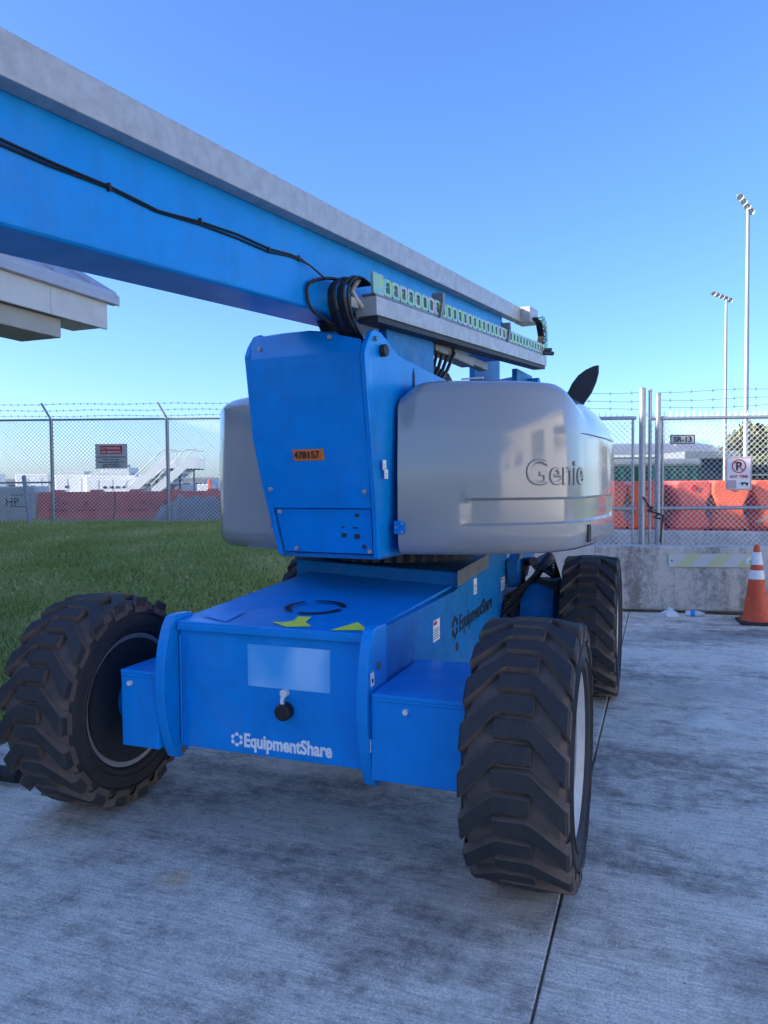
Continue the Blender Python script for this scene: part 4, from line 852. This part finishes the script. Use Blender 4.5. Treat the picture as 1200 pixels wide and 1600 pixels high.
q=MB(); q.box(-.6,.6,-1.,1.,.3,.9); q.box(-.5,.5,-.2,.9,.9,1.5); yl=q.build('tow_tractor',WHITE,loc=(-10.9,47,gA),bevel=.08); tag(yl,'small white tractor right of the stairs','tractor')
for sx in(-.45,.45):
    for sy in(-.7,.7): q=MB(); q.cyl((sx-.12,sy,.25),(sx+.12,sy,.25),.26,n=14); q.build('wheel',TIRE,yl)
q=MB(); q.prism([(-.18,0),(.18,0),(.06,1.5),(-.10,1.5)],'y',-.1,.1); tag(q.build('red_marker',REDB,loc=(-10.9+.0,42,gA),bevel=.03),'red marker standing on the apron left of the grey cover','marker')
bpy.data.objects['red_marker'].location=(-9.75,41.5,gA)
tr=thing('distant_terminal','long low pale terminal on the horizon behind the stairs','building',(-30,165,.4))
q=MB(); q.box(-60,45,0,8,0,2.4); q.build('wall',WHITE2,tr)
for k in range(40):
    q=MB(); q.box(-59+k*2.6,-57.4+k*2.6,-.05,-.01,.8,1.7); q.build('window',GLASS,tr)
q=MB(); q.box(-61,46,-1,9,2.41,2.9); q.build('roof',ROOFG,tr)
q=MB(); q.box(-40,10,80,80.3,0,.06); 
# ------------------------------------------------------------------ right background
hb=thing('freight_building','long pale freight building with curved metal roof beyond the gate','building',(34,92,0))
q=MB(); q.box(-9,7,0,12,0,4.6); q.build('wall',WHITE2,hb)
for k in range(12): q=MB(); q.box(-8.6+k*1.3,-7.6+k*1.3,-.06,-.01,1.2,3.2); q.build('window',GLASS,hb)
q=MB(); q.prism([(-1.4,4.6),(-.9,5.3),(1.5,6.1),(6,6.6),(12.5,6.4),(13,4.6)],'x',-10,7.6); q.build('roof',ROOFG,hb,bevel=.05)
q=MB(); q.box(-10.2,3.0,-1.6,-1.41,4.55,4.85); q.build('roof_edge',WHITE,hb)
q=MB(); q.box(3.6,4.4,3,4,6.3,7.4); q.build('roof_vent',WHITE2,hb)
tk=thing('covered_trailer','long grey topped trailer with dark green tarpaulin sides beyond the barriers','trailer',(23.3,62,0))
q=MB(); q.box(-4.6,2.8,-1.2,1.2,1.0,2.75); q.build('tarpaulin_side',GREEN,tk,bevel=.06)
q=MB(); q.box(-4.7,2.9,-1.3,1.3,2.76,3.45); q.build('roof',ROOFG,tk,bevel=.25)
for k in range(9): q=MB(); q.box(-4.4+k*.85,-4.34+k*.85,-1.28,-1.21,1.0,2.75); q.build('strap',DARK,tk)
for x in(-3.8,-2.8,1.8): q=MB(); q.cyl((x,-1.1,.5),(x,-.8,.5),.5,n=18); q.build('wheel',TIRE,tk)
q=MB(); q.box(-4.5,2.7,-.9,.9,.7,.99); q.build('chassis',DARK,tk)
dk=thing('loading_shed','dark open loading shed between the green trailer and the no parking sign','building',(30.2,68,0))
q=MB(); q.box(-2.2,2.0,0,5,0,3.6); q.build('wall',DARK,dk)
q=MB(); q.box(-2.8,2.3,-.6,5.5,3.61,4.3); q.build('roof',ROOFG,dk,bevel=.05)
def car(x,y,label,m,name='parked_car'):
    t=thing(name,label,'car',(x,y,0),R(90),None)
    q=MB(); q.prism([(-2.1,.35),(-2.15,.75),(-1.9,.95),(-1.2,1.0),(-.7,1.45),(.8,1.48),(1.4,1.02),(2.0,.9),(2.15,.6),(2.1,.35)],'y',-.85,.85); q.build('body',m,t,bevel=.06)
    q=MB(); q.prism([(-1.08,1.02),(-.68,1.38),(.75,1.40),(1.22,1.03)],'y',-.87,.87); q.build('side_window',GLASS,t)
    q=MB(); q.hexa([(-1.3,-.7,1.0),(-1.25,-.7,1.0),(-1.25,.7,1.0),(-1.3,.7,1.0),(-.85,-.6,1.40),(-.8,-.6,1.40),(-.8,.6,1.40),(-.85,.6,1.40)]); q.build('windscreen',GLASS,t)
    for xx in(-1.3,1.35):
        for yy in(-.8,.8): q=MB(); q.cyl((xx,yy-.1,.33),(xx,yy+.1,.33),.33,n=16); q.build('wheel',TIRE,t)
    for yy in(-.6,.6): q=MB(); q.box(-2.17,-2.1,yy-.15,yy+.15,.6,.75); q.build('headlight',REFL,t)
car(23.2,52,'white parked car seen just left of the no parking sign',WHITE); car(25.2,53,'grey parked car partly behind the no parking sign',RIM)
# trees
def tree(name,label,x,y,z,h,r,n=900,seed=1,leaf=.19,palm=False):
    t=thing(name,label,'tree',(x,y,z),0,'trees beyond the gate'); rg_=np.random.default_rng(seed)
    q=MB(); q.tube([(0,0,0),(.05*h,.02,h*.35),(0,0,h*.65)],[.05*h,.035*h,.02*h],8)
    for k in range(6):
        A=k*1.05; q.tube([(.02,0,h*(.38+.04*k)),(r*.5*math.cos(A),r*.5*math.sin(A),h*(.58+.05*k))],[.015*h,.006*h],6)
    q.build('trunk',BARK,t,smooth=60)
    b=MB(); cl=[(rg_.uniform(-.75,.75)*r,rg_.uniform(-.75,.75)*r,h*rg_.uniform(.42,.92),r*rg_.uniform(.25,.5)) for _ in range(16)]
    for _ in range(n):
        c=cl[rg_.integers(len(cl))]; d=rg_.normal(size=3); d/=np.linalg.norm(d); p=np.array(c[:3])+d*c[3]*rg_.uniform(.5,1.05)
        u=rg_.normal(size=3); u/=np.linalg.norm(u); w=np.cross(u,rg_.normal(size=3)); w/=np.linalg.norm(w); s=leaf*rg_.uniform(.6,1.3)
        b.add([p-u*s,p+w*s*.5,p+u*s,p-w*s*.5],[(0,1,2,3)])
    b.build('crown',LEAF,t)
tree('broadleaf_tree','leafy tree at the right edge behind the tall light mast',36.5,70,0,3.9,2.2,2600,3)
tree('broadleaf_tree','rounded tree between the two light masts beyond the gate',34.6,72,0,3.0,1.6,1600,5)
tree('broadleaf_tree','low dark tree at the far right below the leafy one',38.4,72,0,2.6,1.5,1600,8)
tree('broadleaf_tree','leafy tree standing just outside the right edge of the frame',44.0,74,0,5.6,2.4,1500,9)
# tree line
def hedge(name,label,x0,x1,y,h,seed,n):
    rg_=np.random.default_rng(seed); b=MB()
    for _ in range(n):
        x=rg_.uniform(x0,x1); hh=h*(.7+.3*math.sin(x*.13+seed)*math.sin(x*.31)); p=np.array([x,y+rg_.uniform(-3,3),hh*rg_.uniform(0,1)**.7]); u=rg_.normal(size=3); u/=np.linalg.norm(u); w=np.cross(u,rg_.normal(size=3)); w/=np.linalg.norm(w); s=h*.22*rg_.uniform(.6,1.3)
        b.add([p-u*s,p+w*s*.6,p+u*s,p-w*s*.6],[(0,1,2,3)])
    tag(b.build(name,LEAF),label,'trees',kind='stuff')
hedge('tree_line','low dark line of trees on the far horizon',-330,330,300,4.6,4,5000)
hedge('hillside_trees','wooded rise behind the light masts at right',88,140,190,17,6,2600)
# light masts
def mast(label,x,y,h,r,n,az,tilt,base=True):
    t=thing('light_mast',label,'light mast',(x,y,0),0,'tall light masts beyond the gate')
    q=MB(); q.tube([(0,0,0),(0,0,h)],[r,r*.62],14); q.build('pole',GALV,t,smooth=60)
    q=MB(); d=Vector((math.cos(az),math.sin(az),tilt)).normalized(); L_=n*.34
    q.tube([Vector((0,0,h-.15))-d*L_*.25,Vector((0,0,h-.15))+d*L_*.85],.05,6); q.build('crossarm',GALV,t)
    for k in range(n):
        p=Vector((0,0,h-.02))+d*(-L_*.2+k*L_/n*1.05); q=MB(); q.lathe([(-.02,.05),(.05,.16),(.16,.22),(.18,.24),(.20,.23),(.12,.14),(.0,.04)],'y',14); o=q.build('floodlight',RIM,t,loc=p,rot=(R(-35),0,R(160))); o.scale=(.9,.9,.9)
    if base: q=MB(); q.cyl((0,0,0),(0,0,1.15),.52,n=20); q.build('footing',mat('cream_footing_%d'%int(h),(.62,.58,.42),.8,0,.2,6),t,bevel=.03)
    q=MB(); q.box(-.10,.10,-r-.14,-r,2.5,2.75); q.build('junction_box',STEELD,t)
mast('tallest light mast with tilted cluster of floodlights, at the right',22.0,45,18.0,.16,4,R(180),1.3)
mast('shorter light mast with a row of floodlights, left of the tallest',27.65,60,16.3,.15,5,R(180),.4)
mast('faint distant light mast showing just right of the gate posts',72,190,17.5,.22,4,R(180),0,False)
# small things on the lit grass
q=MB(); q.cyl((0,0,0),(0,0,1.2),.28,n=16); q.lathe([(1.2,.28),(1.3,.22),(1.35,.002)],'z',16,closed=False); tag(q.build('yellow_bollard',YELM,loc=(40.6,80,-.03),smooth=40),'short yellow bollard on the sunlit grass at right','bollard')
q=MB(); q.prism([(-.9,0),(-.75,.42),(.75,.42),(.9,0)],'y',-.3,.3); tag(q.build('orange_barricade',ORB,loc=(21.85,43.6,-.03),bevel=.04),'low orange barricade at the foot of the tallest light mast','barricade')
q=MB(); q.lathe([(0,.30),(.7,.28),(.95,.2),(1.0,.01)],'z',20,closed=False); tag(q.build('cream_drum',mat('cream_plastic',(.70,.66,.45),.6,0,.1,6),loc=(21.2,44.0,-.03),smooth=40),'cream drum beside the footing of the tallest light mast','drum')
db=thing('debris_pile','pile of broken boards and pipes behind the gate at lower right','debris',(6.35,11.6,0)); rr_=random.Random(3)
for k in range(16):
    A=rr_.uniform(0,3.1); L_=rr_.uniform(.3,.7); x,y,z=rr_.uniform(-.3,.7),rr_.uniform(-.2,.3),rr_.uniform(.45,1.0)
    q=MB(); q.box(-L_/2,L_/2,-.05,.05,-.02,.02); q.build('board',[BARK,STEELD,WHITE2,REDB][k%4],db,loc=(x,y,z),rot=(rr_.uniform(-.6,.6),rr_.uniform(-.7,.7),A))
q=MB(); q.prism([(-.5,0),(-.3,.45),(.6,.5),(.9,0)],'y',-.3,.3); q.build('crate',STEELD,db,bevel=.02)
rfn=thing('post_and_rail','low white rail far beyond the lit grass','fence',(0,34,0))
for k in range(6):
    q=MB(); q.cyl((16.6+k*1.2,0,0),(16.6+k*1.2,0,1.9),.04,n=8); q.build('post',GALV,rfn)
q=MB(); q.tube([(16.6,0,1.85),(22.6,0,1.85)],.03,6); q.tube([(16.6,0,1.0),(22.6,0,1.0)],.03,6); q.build('rail',GALV,rfn)
